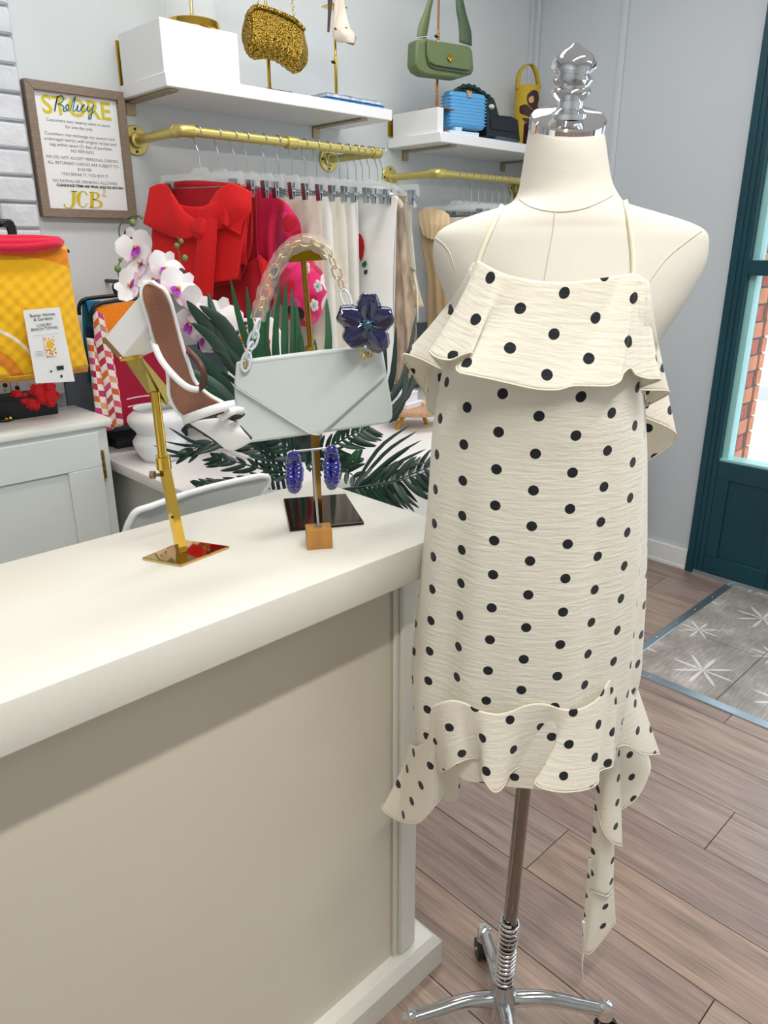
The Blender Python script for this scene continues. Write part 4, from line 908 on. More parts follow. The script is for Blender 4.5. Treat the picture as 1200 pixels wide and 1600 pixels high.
# ================================================================ HANGERS AND GARMENTS, LEFT RAIL
def cloth_mat(name, col, rough=.75, bump=.35, **k): return mat(name, col, rough, bump=bump, bscale=14, sheen=.04, noise=.05, nscale=8, **k)
M_red = cloth_mat('red_crepe', '#dd0710'); M_red2 = cloth_mat('crimson_crepe', '#b4061c'); M_mag = cloth_mat('magenta_crepe', '#cf0846')
M_wh = cloth_mat('white_cotton', '#f3f2ef'); M_iv = cloth_mat('ivory_cotton', '#ece7d9'); M_be = cloth_mat('beige_linen', '#cdbb98'); M_nu2 = cloth_mat('nude_tulle', '#e0c59c')
def flecks(name, base, cols, sc, stretch=(1, 1, 1), thr=.5):
    m = mat(name, base, .75, sheen=.2); g = G(m); v = g.map(g.tc('Object'), stretch); vo = g.new('ShaderNodeTexVoronoi'); vo.inputs['Scale'].default_value = sc; g.nt.links.new(v, vo.inputs['Vector'])
    hs = g.sep(vo.outputs['Color']); cr_ = g.new('ShaderNodeValToRGB'); cr_.color_ramp.interpolation = 'CONSTANT'; g.nt.links.new(hs[0], cr_.inputs[0]); e = cr_.color_ramp.elements
    while len(e) < len(cols): e.new(.5)
    for i, c in enumerate(cols): e[i].position = i/len(cols); e[i].color = lin(c)
    f = g.m('LESS_THAN', vo.outputs['Distance'], thr); g.set(g.b.inputs['Base Color'], g.mix(f, lin(base), cr_.outputs[0])); return m
M_flo = flecks('pink_floral_print', '#e0186c', ['#c80c2c', '#ef3f8f', '#d01850', '#f7d9df', '#c80c2c', '#1c0a14', '#b00a3a'], 19, thr=.6)
M_tau = mat('taupe_devore', '#b9a591', .8, noise=.45, nscale=38, stretch=(1, 1, .35), bump=.3)
hk = [308, 340, 365, 384, 412, 434, 455, 476, 494, 512, 530, 543, 556, 566, 577, 590, 598]
HX = [P(px, 211+(px-308)*.117, 'y', RY).x for px in hk]
names = ['red', 'red', 'red', 'crimson', 'magenta', 'pink floral', 'ivory', 'white', 'ivory', 'white', 'white', 'white', 'white', 'taupe', 'ivory', 'beige', 'empty']
phs = [112, 106, 103, 100, 98, 97, 99, 98, 100, 96, 99, 97, 98, 99, 97, 100, 97]
for i, x_ in enumerate(HX):
    hanger(x_, RY, RZ, phs[i], 'clear clip hanger with steel hook, %s from the left on the left rail' % ORD[i], 'hangers on the left rail', w=.30 if i != 15 else .36, clip=(i not in (14, 16)))
HZ = RZ-.165
def sheet(par, name, ctrl, m, pl, nu=24, nv=20, folds=0, amp=0, ph=0, solid=.002):
    rows = surf([[pl(*c) for c in r] for r in ctrl], nu, nv)
    if folds:
        for i, r in enumerate(rows):
            for j, p in enumerate(r): r[j] = Vector(p)+pl.n*(amp*(.3+i/nv)*math.sin(j/nu*2*math.pi*folds+ph+i*.05))
    mb = MB(); mb.grid(rows); return mk(name, mb, m, par, smooth=80, solid=solid)
pl = Plane((HX[0], RY, RZ), phs[0])
tA = thing('dress_garment', (HX[0], RY, 1.35), 'bright red wrap dress with folded collar, foremost on the left rail', 'dress', 'dresses on the left rail')
sheet(tA, 'bodice', [[(238, 302, .01), (275, 318, .005), (320, 322, .0), (388, 296, .01)], [(238, 360, .014), (285, 365, .02), (330, 365, .012), (384, 360, .012)], [(238, 405, .014), (285, 410, .022), (330, 408, .014), (376, 402, .014)], [(241, 438, .014), (285, 444, .02), (330, 442, .014), (372, 436, .014)]], M_red, pl, folds=2, amp=.003)
sheet(tA, 'back_panel', [[(240, 290, -.02), (290, 282, -.02), (338, 284, -.02), (382, 288, -.02)], [(244, 440, -.015), (290, 440, -.02), (330, 440, -.02), (375, 438, -.02)]], M_red2, pl)
sheet(tA, 'collar', [[(234, 293, .02), (250, 287, .025), (262, 290, .028), (268, 300, .028)], [(229, 325, .028), (248, 328, .035), (268, 328, .04), (288, 330, .038)], [(225, 347, .03), (250, 350, .04), (280, 350, .045), (306, 346, .04)], [(228, 350, .03), (256, 366, .036), (285, 374, .042), (309, 368, .04)]], M_red, pl, folds=1.5, amp=.003)
sheet(tA, 'collar', [[(338, 300, .03), (352, 290, .035), (365, 286, .03), (392, 300, .01)], [(320, 330, .038), (345, 325, .04), (368, 325, .034), (392, 330, .016)], [(308, 348, .04), (330, 350, .04), (352, 352, .03), (380, 350, .016)], [(305, 358, .04), (325, 362, .036), (350, 356, .03), (377, 368, .016)]], M_red, pl, folds=1, amp=.004)
sheet(tA, 'sash_knot', [[(300, 345, .05), (316, 340, .055), (326, 350, .045)], [(300, 358, .052), (312, 362, .06), (324, 366, .045)], [(304, 370, .045), (312, 376, .05), (322, 376, .04)]], M_red, pl)
sheet(tA, 'sash_tail', [[(312, 325, .045), (328, 318, .045), (342, 312, .04)], [(308, 380, .045), (324, 385, .05), (338, 388, .04)], [(302, 430, .04), (320, 432, .048), (335, 432, .04)], [(292, 456, .035), (312, 462, .045), (334, 466, .035)]], M_red, pl, folds=1, amp=.004)
sheet(tA, 'sash_tail', [[(340, 320, .035), (352, 326, .04), (360, 345, .03)], [(346, 350, .035), (352, 352, .04), (357, 355, .03)]], M_red, pl)
# second and third red
pl = Plane((HX[1], RY, RZ), phs[1]); tB = thing('dress_garment', (HX[1], RY, 1.3), 'red peplum dress with stepped ruffles hanging second on the left rail', 'dress', 'dresses on the left rail')
sheet(tB, 'bodice', [[(262, 292, 0), (310, 300, 0), (350, 296, 0), (392, 292, 0)], [(268, 380, .01), (310, 380, .01), (350, 380, .01), (394, 380, .01)], [(290, 450, .01), (320, 452, .01), (350, 445, .01), (375, 440, .01)]], M_red2, pl, folds=2, amp=.003)
sheet(tB, 'ruffle', [[(365, 300, .02), (378, 295, .025), (394, 300, .02)], [(368, 360, .024), (380, 365, .03), (386, 372, .02)], [(362, 405, .026), (374, 412, .03), (386, 416, .02)]], M_red, pl, folds=1, amp=.004)
pl = Plane((HX[2], RY, RZ), phs[2]); tC = thing('dress_garment', (HX[2], RY, 1.2), 'crimson dress with wide gathered hem hanging third on the left rail', 'dress', 'dresses on the left rail')
sheet(tC, 'bodice', [[(300, 296, 0), (340, 300, 0), (370, 296, 0), (400, 300, 0)], [(300, 380, 0), (340, 380, 0), (380, 380, 0), (402, 380, 0)], [(300, 430, 0), (340, 440, 0), (380, 440, 0), (408, 430, 0)]], M_red2, pl, folds=3, amp=.003)
sheet(tC, 'hem', [[(296, 428, .01), (330, 436, .02), (365, 428, .02), (404, 400, .01)], [(296, 470, .02), (330, 475, .03), (370, 465, .03), (412, 440, .02)], [(300, 500, .02), (335, 508, .03), (375, 498, .03), (418, 470, .02)]], M_red2, pl, folds=5, amp=.006)
sheet(tC, 'lining', [[(300, 480, -.02), (360, 480, -.02), (412, 470, -.02)], [(310, 545, -.02), (360, 550, -.02), (412, 545, -.02)]], cloth_mat('wine_lining', '#4a0714'), pl)
pl = Plane((HX[4], RY, RZ), phs[4]); tD = thing('dress_garment', (HX[4], RY, 1.2), 'magenta red dress with puffed gathered ruffle hanging behind the crimson one', 'dress', 'dresses on the left rail')
sheet(tD, 'bodice', [[(385, 300, 0), (405, 296, 0), (425, 302, 0), (436, 306, 0)], [(385, 360, 0), (400, 360, .01), (418, 360, .01), (430, 360, 0)], [(385, 420, 0), (400, 420, .01), (420, 420, .01), (432, 415, 0)]], M_mag, pl, folds=3, amp=.004)
sheet(tD, 'ruffle', [[(372, 400, .02), (388, 396, .04), (404, 398, .04), (418, 410, .02)], [(366, 430, .03), (386, 426, .05), (408, 430, .05), (424, 440, .02)], [(370, 462, .03), (390, 460, .05), (412, 462, .05), (428, 470, .02)], [(380, 470, .0), (395, 490, .02), (412, 492, .02), (424, 480, .0)]], M_red, pl, folds=4, amp=.005)
pl = Plane((HX[5], RY, RZ), phs[5]); tE = thing('dress_garment', (HX[5], RY, 1.2), 'pink and red floral print dress with round puffed skirt on the left rail', 'dress', 'dresses on the left rail')
sheet(tE, 'bodice', [[(410, 310, 0), (425, 306, .01), (440, 312, .01), (452, 322, 0)], [(414, 350, .0), (430, 346, .015), (450, 344, .015), (470, 352, 0)], [(420, 400, 0), (440, 400, .015), (455, 400, .015), (472, 405, 0)], [(420, 440, 0), (440, 440, .015), (460, 440, .015), (480, 440, 0)]], M_flo, pl, folds=2, amp=.004)
c_ = pl(472, 455, .03); rad = 46*proj(c_)[2]/F; mb = MB(); mb.ball(c_, rad, (.72, .95, 1.15), 28, 18)
for i, v in enumerate(mb.v):
    d = v-c_; mb.v[i] = c_+d*(1+.05*math.sin(d.z*90+d.y*60))
mk('puffed_skirt', mb, M_flo, tE, smooth=80)
for (px, py) in ((478, 419), (497, 447), (491, 477)):
    mbf = MB(); cc_ = pl(px, py, .09); M = frame(cc_, pl.a, (0, 0, 1))
    for k in range(5):
        a = k*1.257; mbf.M = M; mbf.ball((.011*math.cos(a), 0, .011*math.sin(a)), .009, (1, .25, 1), 10, 6)
    fo = mk('printed_flower', mbf, mat('white_print', '#f2eef0', .7), tE, kind='stuff'); mb = MB(M); mb.ball((0, 0, 0), .006, (1, .7, 1), 10, 6); mk('flower_centre', mb, mat('aqua_print', '#6fc4cf', .6), fo)
zB = lambda py, i: P(hk[i], py, 'y', RY).z-RZ
wl = [(6, 'ivory sleeveless top clipped straight across, next to the pink floral dress', M_iv, .13), (7, 'white gathered blouse between the ivory tops on the left rail', M_wh, .12), (8, 'ivory plain skirt panel hanging in the middle of the left rail', M_iv, .13), (9, 'white ruffled sheer blouse in the middle of the left rail', M_wh, .13),
      (10, 'white smooth dress hanging left of the parrot motif garment', M_wh, .14), (11, 'white cotton top directly left of the parrot motif garment', M_wh, .13), (12, 'white blouse pressed behind the parrot motif garment', M_wh, .13)]
for i, lab, m_, w_ in wl:
    l_ = {10: .075, 11: .035, 12: .008}.get(i, w_)
    tt, A, N = garment('hanging_garment', (HX[i], RY, RZ), phs[i], [(l_*.8, w_*.8, -.16, .004), (l_*.95, w_*.95, -.25, .009), (l_, w_, -.5, .009), (l_*1.1, w_*1.15, -.885, .010)], m_, lab, 'white and ivory garments on the left rail', nfold=2.5+i % 3, amp=.004, seed=i*1.7)
i = 13; pl = Plane((HX[14], RY, RZ), 98)
tp = thing('hanging_garment', (HX[14], RY, 1.0), 'white sleeveless garment with red parrot motif hanging on the left rail', 'top', 'white and ivory garments on the left rail')
sheet(tp, 'front', [[(560, 300, .02), (578, 292, .03), (596, 292, .03), (622, 308, .02)], [(556, 360, .02), (574, 360, .03), (596, 360, .03), (618, 350, .02)], [(554, 430, .02), (574, 430, .035), (596, 430, .03), (614, 430, .02)], [(552, 520, .02), (574, 520, .035), (596, 520, .03), (614, 520, .02)], [(548, 600, .02), (574, 600, .035), (598, 600, .03), (616, 600, .02)]], M_wh, pl, folds=1.5, amp=.002)
sheet(tp, 'back', [[(562, 300, .005), (590, 296, .0), (620, 308, .005)], [(556, 600, .005), (590, 600, .0), (614, 600, .005)]], M_wh, pl)
def patch(par, name, pts, m, pl, off):
    q = [pl(a, b, off) for a, b in pts]; mb = MB(); mb.prism(q, -pl.n*.001); return mk(name, mb, m, par, smooth=0)
patch(tp, 'parrot_motif', [(555, 368), (559, 364), (564, 367), (568, 376), (569, 388), (567, 400), (564, 409), (560, 400), (556, 388), (554, 376)], mat('red_applique', '#b5121f', .6), pl, .041)
patch(tp, 'motif_leaf', [(565, 412), (571, 407), (573, 413), (570, 418), (566, 417)], mat('green_applique', '#12633a', .6), pl, .041)
patch(tp, 'motif_leaf', [(568, 423), (574, 421), (573, 428), (569, 429)], mat('navy_applique', '#16264a', .6), pl, .041)
patch(tp, 'motif_eye', [(556, 370), (559, 368), (561, 371), (559, 375), (556, 374)], mat('white_print', '#f2eef0', .7), pl, .0425)
patch(tp, 'motif_eye', [(557.5, 371), (559, 370), (559.6, 372), (558.3, 373)], M_black, pl, .044)
pl = Plane((HX[15], RY, RZ), 98)
tt = thing('hanging_garment', (HX[15], RY, 1.0), 'taupe and cream textured print garment right of the parrot garment', 'dress', 'neutral garments at the right end of the left rail')
sheet(tt, 'body', [[(600, 305, 0), (612, 312, .01), (622, 310, .01), (630, 318, 0)], [(606, 400, .0), (614, 400, .01), (626, 400, .01), (640, 420, 0)], [(602, 500, 0), (616, 500, .012), (634, 500, .012), (650, 500, 0)], [(600, 600, 0), (618, 600, .012), (640, 600, .012), (658, 600, 0)]], M_tau, pl, folds=3, amp=.005)
pl = Plane((HX[16]+.03, RY, RZ), 97)
tt = thing('hanging_garment', (HX[16]+.03, RY, 1.0), 'beige sleeveless linen garment at the right end of the left rail', 'dress', 'neutral garments at the right end of the left rail')
sheet(tt, 'body', [[(608, 303, 0), (622, 303, .01), (634, 306, .01), (644, 312, 0)], [(616, 340, 0), (626, 340, .01), (632, 345, .01), (640, 350, 0)], [(626, 420, 0), (632, 420, .01), (640, 425, .01), (650, 430, 0)], [(630, 480, 0), (640, 480, .01), (650, 480, .01), (662, 480, 0)]], M_be, pl, folds=1.5, amp=.003)
sheet(tt, 'strap', [[(634, 312, .015), (644, 312, .015)], [(630, 350, .015), (643, 352, .015)], [(640, 420, .015), (650, 425, .015)]], M_iv, pl)
for k, (px, off) in enumerate(((655, .0), (660, .01), (650, .02))):
    mk('tassel', MB().tube([pl(px-14, 420, off), pl(px-8, 450+k*6, off+.01), pl(px-7, 490+k*12, off)], [.003, .004, .002], 6), M_iv, tt)
# ---------------------------------------------------------------- right rail
n2 = 16; HX2 = [2.46+k*.046 for k in range(n2)]
for k, x_ in enumerate(HX2):
    hanger(x_, RY2, RZ2, 98+(k*37) % 7-3, 'clear clip hanger, %s from the left on the right rail' % ORD[k], 'hangers on the right rail', w=.30)
pl = Plane((HX2[0], RY2, RZ2), 100)
tt = thing('hanging_garment', (HX2[0], RY2, 1.0), 'nude ruched sleeveless dress first on the right rail', 'dress', 'garments on the right rail')
sheet(tt, 'bodice', [[(653, 332, .01), (668, 324, .02), (690, 328, .02), (702, 336, .01)], [(656, 350, .02), (672, 350, .045), (688, 352, .04), (704, 350, .02)], [(662, 368, .02), (674, 374, .04), (684, 372, .03), (700, 360, .02)]], M_nu2, pl, folds=6, amp=.003)
sheet(tt, 'skirt', [[(654, 336, .0), (670, 345, .01), (690, 350, .01), (704, 345, .0)], [(660, 390, .0), (672, 390, .015), (688, 390, .015), (704, 390, .0)], [(668, 440, .0), (680, 440, .015), (692, 440, .015), (708, 440, .0)], [(668, 560, .0), (684, 560, .015), (700, 560, .015), (716, 560, .0)]], cloth_mat('tan_crepe', '#b99e78'), pl, folds=3, amp=.004)
gl = [('cream dress with black dots second on the right rail', M_iv), ('grey sheer dress third on the right rail', cloth_mat('grey_chiffon', '#b8b4b0')), ('ivory blouse fourth on the right rail', M_iv), ('beige pleated skirt fifth on the right rail', M_be), ('white dress sixth on the right rail', M_wh), ('taupe print dress seventh on the right rail', M_tau), ('ivory dress eighth on the right rail', M_iv)]
for k, (lab, m_) in enumerate(gl):
    garment('hanging_garment', (HX2[1+k*2], RY2, RZ2), 98, [(.11, .11, -.155, .004), (.125, .125, -.25, .010), (.13, .13, -.5, .014), (.14, .14, -.86, .016)], m_, lab, 'garments on the right rail', nfold=3+k % 3, amp=.005, seed=k*2.3)
# ================================================================ TOWELS AT THE LEFT
m = mat('yellow_quilted_towel', '#f7be0b', .85, sheen=.3); g = G(m); uv = g.sep(g.tc('UV'))
du = g.m('SUBTRACT', uv[0], -.12); dv = g.m('SUBTRACT', uv[1], -.42)
rad_ = g.m('SQRT', g.m('ADD', g.m('MULTIPLY', du, du), g.m('MULTIPLY', dv, dv)))
ringm = lambda r0, r1: g.m('MULTIPLY', g.m('GREATER_THAN', rad_, r0), g.m('LESS_THAN', rad_, r1))
f1 = ringm(.135, .165); f2 = ringm(.205, .213); f3 = g.m('MULTIPLY', g.m('LESS_THAN', uv[1], g.m('ADD', -.012, g.m('MULTIPLY', g.m('SINE', g.m('MULTIPLY', uv[0], 22)), .006))), g.m('GREATER_THAN', uv[1], g.m('ADD', -.042, g.m('MULTIPLY', uv[0], -.08))))
c1 = g.mix(f1, lin('#f7be0b'), lin('#e0860c')); c2 = g.mix(f2, c1, lin('#f5efe0')); c3 = g.mix(f3, c2, lin('#ee8f0e')); g.set(g.b.inputs['Base Color'], c3)
q1 = g.m('SINE', g.m('MULTIPLY', uv[0], 160)); q2 = g.m('SINE', g.m('MULTIPLY', uv[1], 160)); g.bump(g.m('MULTIPLY', q1, q2), .28, .006); M_tow = m
pl = Plane((.7, 2.14, 1.2), 0)
tt = thing('beach_towel', (.6, 2.14, 1.1), 'yellow quilted beach towel with orange bands folded over a hanger at the left edge', 'towel')
cr1 = [[(-260, 372, .03), (-100, 374, .03), (30, 376, .03), (75, 378, .03), (103, 386, .02)], [(-260, 450, .045), (-100, 450, .05), (20, 450, .05), (80, 450, .045), (112, 450, .02)], [(-260, 520, .045), (-100, 520, .05), (20, 520, .05), (90, 520, .045), (125, 520, .02)], [(-260, 600, .03), (-100, 596, .04), (20, 588, .04), (95, 578, .035), (137, 572, .01)]]
sheet(tt, 'front_fold', cr1, M_tow, pl, nu=30, nv=20, solid=.008)
sheet(tt, 'back_fold', [[(a, b, c-.055) for a, b, c in r] for r in cr1], mat('mustard_back', '#d7a20a', .85), pl, solid=.006)
sheet(tt, 'bottom_fold', [[(-260, 600, .036), (20, 588, .044), (95, 578, .038), (137, 570, .012)], [(-260, 606, .01), (20, 596, .015), (95, 585, .01), (137, 580, -.01)], [(-260, 600, -.025), (20, 588, -.015), (95, 578, -.02), (137, 570, -.04)]], M_tow, pl, solid=.004)
tt = thing('beach_towel', (.6, 2.14, 1.4), 'white and lime beach towel layered above the yellow quilted one', 'towel')
sheet(tt, 'fold', [[(-260, 368, .0), (-100, 368, .01), (40, 370, .01), (100, 392, -.0)], [(-260, 392, .01), (-100, 392, .02), (40, 396, .02), (103, 405, .0)]], mat('white_terry', '#f2f0ee', .9, bump=.3), pl, solid=.006)
sheet(tt, 'lime_edge', [[(-260, 366, .0), (20, 368, .0), (85, 370, .0)], [(-260, 374, .012), (20, 376, .012), (88, 376, .005)]], mat('lime_terry', '#cfd455', .9), pl, solid=.004)
tt = thing('beach_towel', (.6, 2.10, 1.42), 'hot pink ribbed towel rolled over the top of the yellow towel', 'towel'); M_pk = mat('hot_pink_terry', '#e0103f', .85, bump=.3, sheen=.3)
for k, (ya, yb_, o_) in enumerate(((372, 374, .055), (378, 377, .068), (385, 380, .072), (391, 384, .064))):
    q = catmull([(-260, ya+4, o_), (-60, ya+1, o_), (40, ya, o_), (85, yb_, o_-.006), (97-abs(k-1.3)*4, yb_+1, o_-.03)], 30)
    mk('rib', MB().tube([pl(*w_) for w_ in q], [.0085]*31, 10), M_pk, tt, smooth=80)
# black hanger group carrying them and a wall arm
m_bh = M_black
tt = thing('velvet_hanger', (.62, 2.14, 1.5), 'black hanger cluster with big round hook above the yellow towel', 'hanger')
for k in range(3):
    q = catmull([(-30, 400, .0-.01*k), (-28+k*6, 372, .0-.01*k), (-12+k*6, 350, .0), (6+k*5, 346, .0), (15+k*4, 362, .0), (20+k*3, 384, .0), (60, 388, .0), (100, 390, -.01), (106, 395, -.01)], 30)
    mk('wire', MB().tube([pl(*w_) for w_ in q], .0055, 8), m_bh, tt, smooth=80)
wp = pl(0, 346, 0); tw = thing('wall_peg', (wp.x, BY, wp.z), 'black wall peg rail holding the towel hangers at the left', 'wall peg'); mk('peg', MB().cyl((wp.x, BY-.012, wp.z-.008), (wp.x, 2.10, wp.z-.008), .007, 10).box((wp.x, BY-.015, wp.z-.008), (.05, .006, .05)), m_bh, tw)
# cardboard tag
pl = Plane((.75, 2.07, 1.2), -6)
tt = thing('swing_tag', (.75, 2.05, 1.1), 'white printed swing tag hanging on the yellow towel', 'tag')
tg = [(36, 485), (93, 480), (117, 596), (56, 599)]
mk('card', MB().prism([pl(*q, .01) for q in tg], pl.n*-.001), mat('white_card', '#f0f2f4', .4), tt, smooth=0)
o3 = [pl(*q, .011) for q in tg]; xa = (o3[1]-o3[0]); ya_ = (o3[0]-o3[3]); tw_, th_ = xa.length, ya_.length
def TT(u, v): # u,v 0..1 from top left
    return frame(o3[0]+xa*u-ya_*v+pl.n*.0004, xa, pl.n)
for txt, u, v, sz in (('Better Homes', .5, .10, .011), ('& Gardens', .5, .155, .011), ('LUXURY', .5, .235, .010), ('BEACH TOWEL', .5, .285, .010)):
    mk('printed_line', text_mesh(txt, sz, TT(u, v), extrude=.0001), m_tx, tt, smooth=0)
M = TT(0, 0)
def rect(name, u0, v0, u1, v1, m, par=tt, h=.0003): return mk(name, MB(M).mm((u0*tw_, -v1*th_, 0), (u1*tw_, -v0*th_, h)), m, par, smooth=0)
for k_ in range(3): rect('printed_rule', .10, .565+k_*.028, .33, .573+k_*.028, mat('grey_ink', '#b8bcc0', .6))
rect('printed_swatch', .38, .38, .68, .66, flecks('orange_swatch', '#f4ead8', ['#d9861a', '#b8391f', '#f2c21a'], 190, thr=.45))
mb = MB(M); mb.lathe([(.0095, .0005), (.0001, .0006)], (.53*tw_, -.50*th_, 0), 20); mk('printed_sun', mb, mat('sun_ink', '#f3c018', .6), tt)
rect('printed_logo', .60, .80, .80, .86, m_tx); rect('printed_logo', .40, .85, .46, .875, m_tx); rect('printed_logo', .66, .93, .72, .97, m_tx); rect('printed_rule', .12, .345, .86, .348, mat('grey_ink', '#b8bcc0', .6))
# second towel group
M_or = mat('orange_terry', '#f98a0a', .9, bump=.3, sheen=.3); M_tl = mat('teal_terry', '#0e5f6c', .9, bump=.3); M_bt2 = mat('blue_terry', '#1a78ae', .9, bump=.3); M_cr = mat('crimson_terry', '#c01040', .9, bump=.3, sheen=.3)
m = mat('check_terry', '#f6e6e0', .9, sheen=.3); g = G(m); uv = g.sep(g.tc('UV')); cu1 = g.m('FLOOR', g.m('DIVIDE', uv[0], .019)); cv1 = g.m('FLOOR', g.m('DIVIDE', uv[1], .019))
par_ = g.m('MODULO', g.m('ABSOLUTE', g.m('ADD', cu1, cv1)), 2); hs = g.m('FRACT', g.m('MULTIPLY', g.m('ADD', g.m('MULTIPLY', cv1, .37), 20), 1.0))
g.set(g.b.inputs['Base Color'], g.mix(g.m('GREATER_THAN', par_, .5), lin('#f6e9e2'), g.ramp(hs, [(.0, '#c21a4c'), (.33, '#e2781a'), (.5, '#e0468a'), (.8, '#a01a48'), (.95, '#f0b080')]))); g.bump(g.noise(g.tc('UV'), 90), .4, .003); M_ck = m
m = mat('striped_crimson_terry', '#b01038', .9); g = G(m); uv = g.sep(g.tc('UV')); f = g.m('MULTIPLY', g.m('LESS_THAN', g.m('FRACT', g.m('DIVIDE', uv[1], .024)), .16), g.m('MULTIPLY', g.m('LESS_THAN', uv[1], -.16), g.m('GREATER_THAN', uv[0], -.052)))
g.set(g.b.inputs['Base Color'], g.mix(f, lin('#a80f38'), lin('#f2dfe2'))); M_sp = m
pl = Plane((1.05, 2.24, 1.1), -8)
tt = thing('velvet_hanger', (1.05, 2.24, 1.35), 'black wide hanger with the teal and navy towels, behind the shoe heel', 'hanger')
q = catmull([(124, 492, 0), (124, 478, 0), (132, 468, 0), (160, 464, 0), (190, 461, 0), (240, 457, 0), (262, 457, 0)], 30); mk('bar', MB().tube([pl(*w_, -.02) if len(w_) == 2 else pl(w_[0], w_[1], -.02) for w_ in q], .006, 8), m_bh, tt, smooth=80)
q = catmull([(182, 463), (180, 456), (178, 447), (186, 439), (198, 441), (203, 452), (196, 462)], 24); mk('hook', MB().tube([pl(*w_, -.02) for w_ in q], .006, 8), m_bh, tt, smooth=80)
tt = thing('velvet_hanger', (1.08, 2.2, 1.33), 'black wide hanger in front, carrying the orange towel', 'hanger')
q = catmull([(146, 505), (143, 489), (150, 477), (175, 471), (206, 467), (240, 465)], 30); mk('bar', MB().tube([pl(*w_, .02) for w_ in q], .006, 8), m_bh, tt, smooth=80)
q = catmull([(208, 467), (206, 458), (196, 448), (196, 440), (206, 436), (214, 444)], 24); mk('hook', MB().tube([pl(*w_, .02) for w_ in q], .006, 8), m_bh, tt, smooth=80)
wp = pl(203, 441, 0); tw2 = thing('wall_peg', (wp.x, BY, wp.z), 'black wall peg carrying the orange towel hangers beside the orchid', 'wall peg'); mk('peg', MB().cyl((wp.x, BY-.001, wp.z+.0), (wp.x, pl.O.y-.03, wp.z+.0), .006, 10), m_bh, tw2)
for nm, lab, ctrl, m_ in (('beach_towel', 'teal towel hanging furthest back left of the orange towel', [[(128, 494, -.03), (148, 494, -.03)], [(130, 560, -.03), (150, 560, -.03)], [(136, 640, -.03), (158, 640, -.03)]], M_tl),
    ('beach_towel', 'navy towel hanging behind the checked towels', [[(134, 540, -.02), (160, 540, -.02)], [(140, 620, -.02), (166, 620, -.02)], [(150, 652, -.02), (170, 650, -.02)]], mat('navy_terry', '#152452', .9)),
    ('beach_towel', 'bright blue towel corner showing beside the orange towel', [[(134, 494, -.015), (156, 494, -.015)], [(140, 520, -.015), (156, 515, -.015)]], M_bt2),
    ('beach_towel', 'orange towel folded over the front black hanger', [[(148, 505, .015), (205, 495, .02), (262, 492, .015)], [(158, 560, .02), (210, 560, .03), (262, 560, .02)], [(166, 590, .01), (210, 590, .02), (262, 590, .01)]], M_or),
    ('beach_towel', 'pink and orange checked towel, left one of the two checked folds', [[(136, 560, .02), (146, 562, .035), (158, 566, .02)], [(145, 640, .02), (152, 640, .04), (166, 640, .02)], [(153, 722, .02), (166, 726, .035), (178, 722, .02)]], M_ck),
    ('beach_towel', 'pink and orange checked towel, right one of the two checked folds', [[(146, 522, .035), (152, 512, .045), (160, 520, .04)], [(152, 590, .035), (164, 590, .05), (176, 590, .04)], [(166, 660, .035), (176, 660, .05), (188, 660, .04)], [(172, 716, .03), (184, 720, .045), (196, 712, .035)]], M_ck),
    ('beach_towel', 'crimson towel with thin white stripes behind the gold shoe stand', [[(172, 575, .04), (200, 570, .05), (280, 565, .04)], [(180, 640, .04), (220, 640, .055), (290, 640, .04)], [(192, 716, .04), (230, 712, .055), (300, 706, .04)]], M_sp)):
    ctrl = [[(a, 470+(b-494)*.873, c) for a, b, c in r] for r in ctrl]; p_ = pl(*ctrl[-1][0]); tt = thing(nm, p_, lab, 'towel', 'towels hanging left of the orchid'); sheet(tt, 'fold', ctrl, m_, pl, nu=14, nv=18, folds=1.5, amp=.003, solid=.007)
# black trays
t = thing('display_tray', (1.05, 2.25, TZ), 'matt black square display box on the table corner under the towels', 'box'); mb = MB(); tc_ = P(183, 702, 'z', TZ); mb.rbox((tc_.x+.13, (tc_.y+2.375)/2, TZ+.014), (.26, 2.375-tc_.y, .028), .004, 2); mk('box', mb, mat('matt_black', '#14171c', .6), t)
mk('box_lid', MB().rbox((tc_.x+.13, (tc_.y+2.375)/2, TZ+.031), (.264, 2.379-tc_.y, .006), .002, 2), mat('matt_black', '#14171c', .6), t)
t = thing('display_tray', (.6, 2.34, CZ), 'low black tray along the back of the pale cabinet', 'tray'); mb = MB(); mb.rbox((.55, 2.33, CZ+.03), (.56, .09, .06), .004, 2); mk('box', mb, mat('matt_black', '#14171c', .6), t); mk('rim', MB().rbox((.55, 2.33, CZ+.062), (.57, .10, .006), .002, 2), mat('matt_black', '#14171c', .6), t)
# earring stands on the cabinet
def ontop(px, py, z): return P(px, py, 'z', z)
p = ontop(60, 648, CZ); t = thing('earring_stand', p, 'white T-bar earring stand with white block foot on the pale cabinet', 'jewellery stand')
mk('foot', MB().rbox(p+Vector((0, .012, .011)), (.052, .03, .022), .002, 2), M_white, t); pl = Plane(p, -4)
tp_ = pl(48, 587); mk('stem', MB().mm((tp_.x-.004, p.y+.008, CZ+.02), (tp_.x+.004, p.y+.014, tp_.z)), M_white, t); mk('bar', MB().rbox((tp_.x, p.y+.01, tp_.z), (.066, .012, .018), .002, 2), M_white, t)
random.seed(3); m_rf = mat('scarlet_petals', '#e8101c', .6)
def blossom(par, c, r, m, name='blossom', n=3):
    mb = MB()
    for ring in range(n):
        for k in range(6):
            a = k*1.047+ring*.5; rr2 = r*(.35+.3*ring); d = Vector((math.cos(a), -.3+.3*ring, math.sin(a))); mb.ball(c+Vector((d.x*rr2*.8, -.004*(n-ring), d.z*rr2*.8)), r*.42, (1, .5, 1), 8, 5)
    return mk(name, mb, m, par, smooth=60)
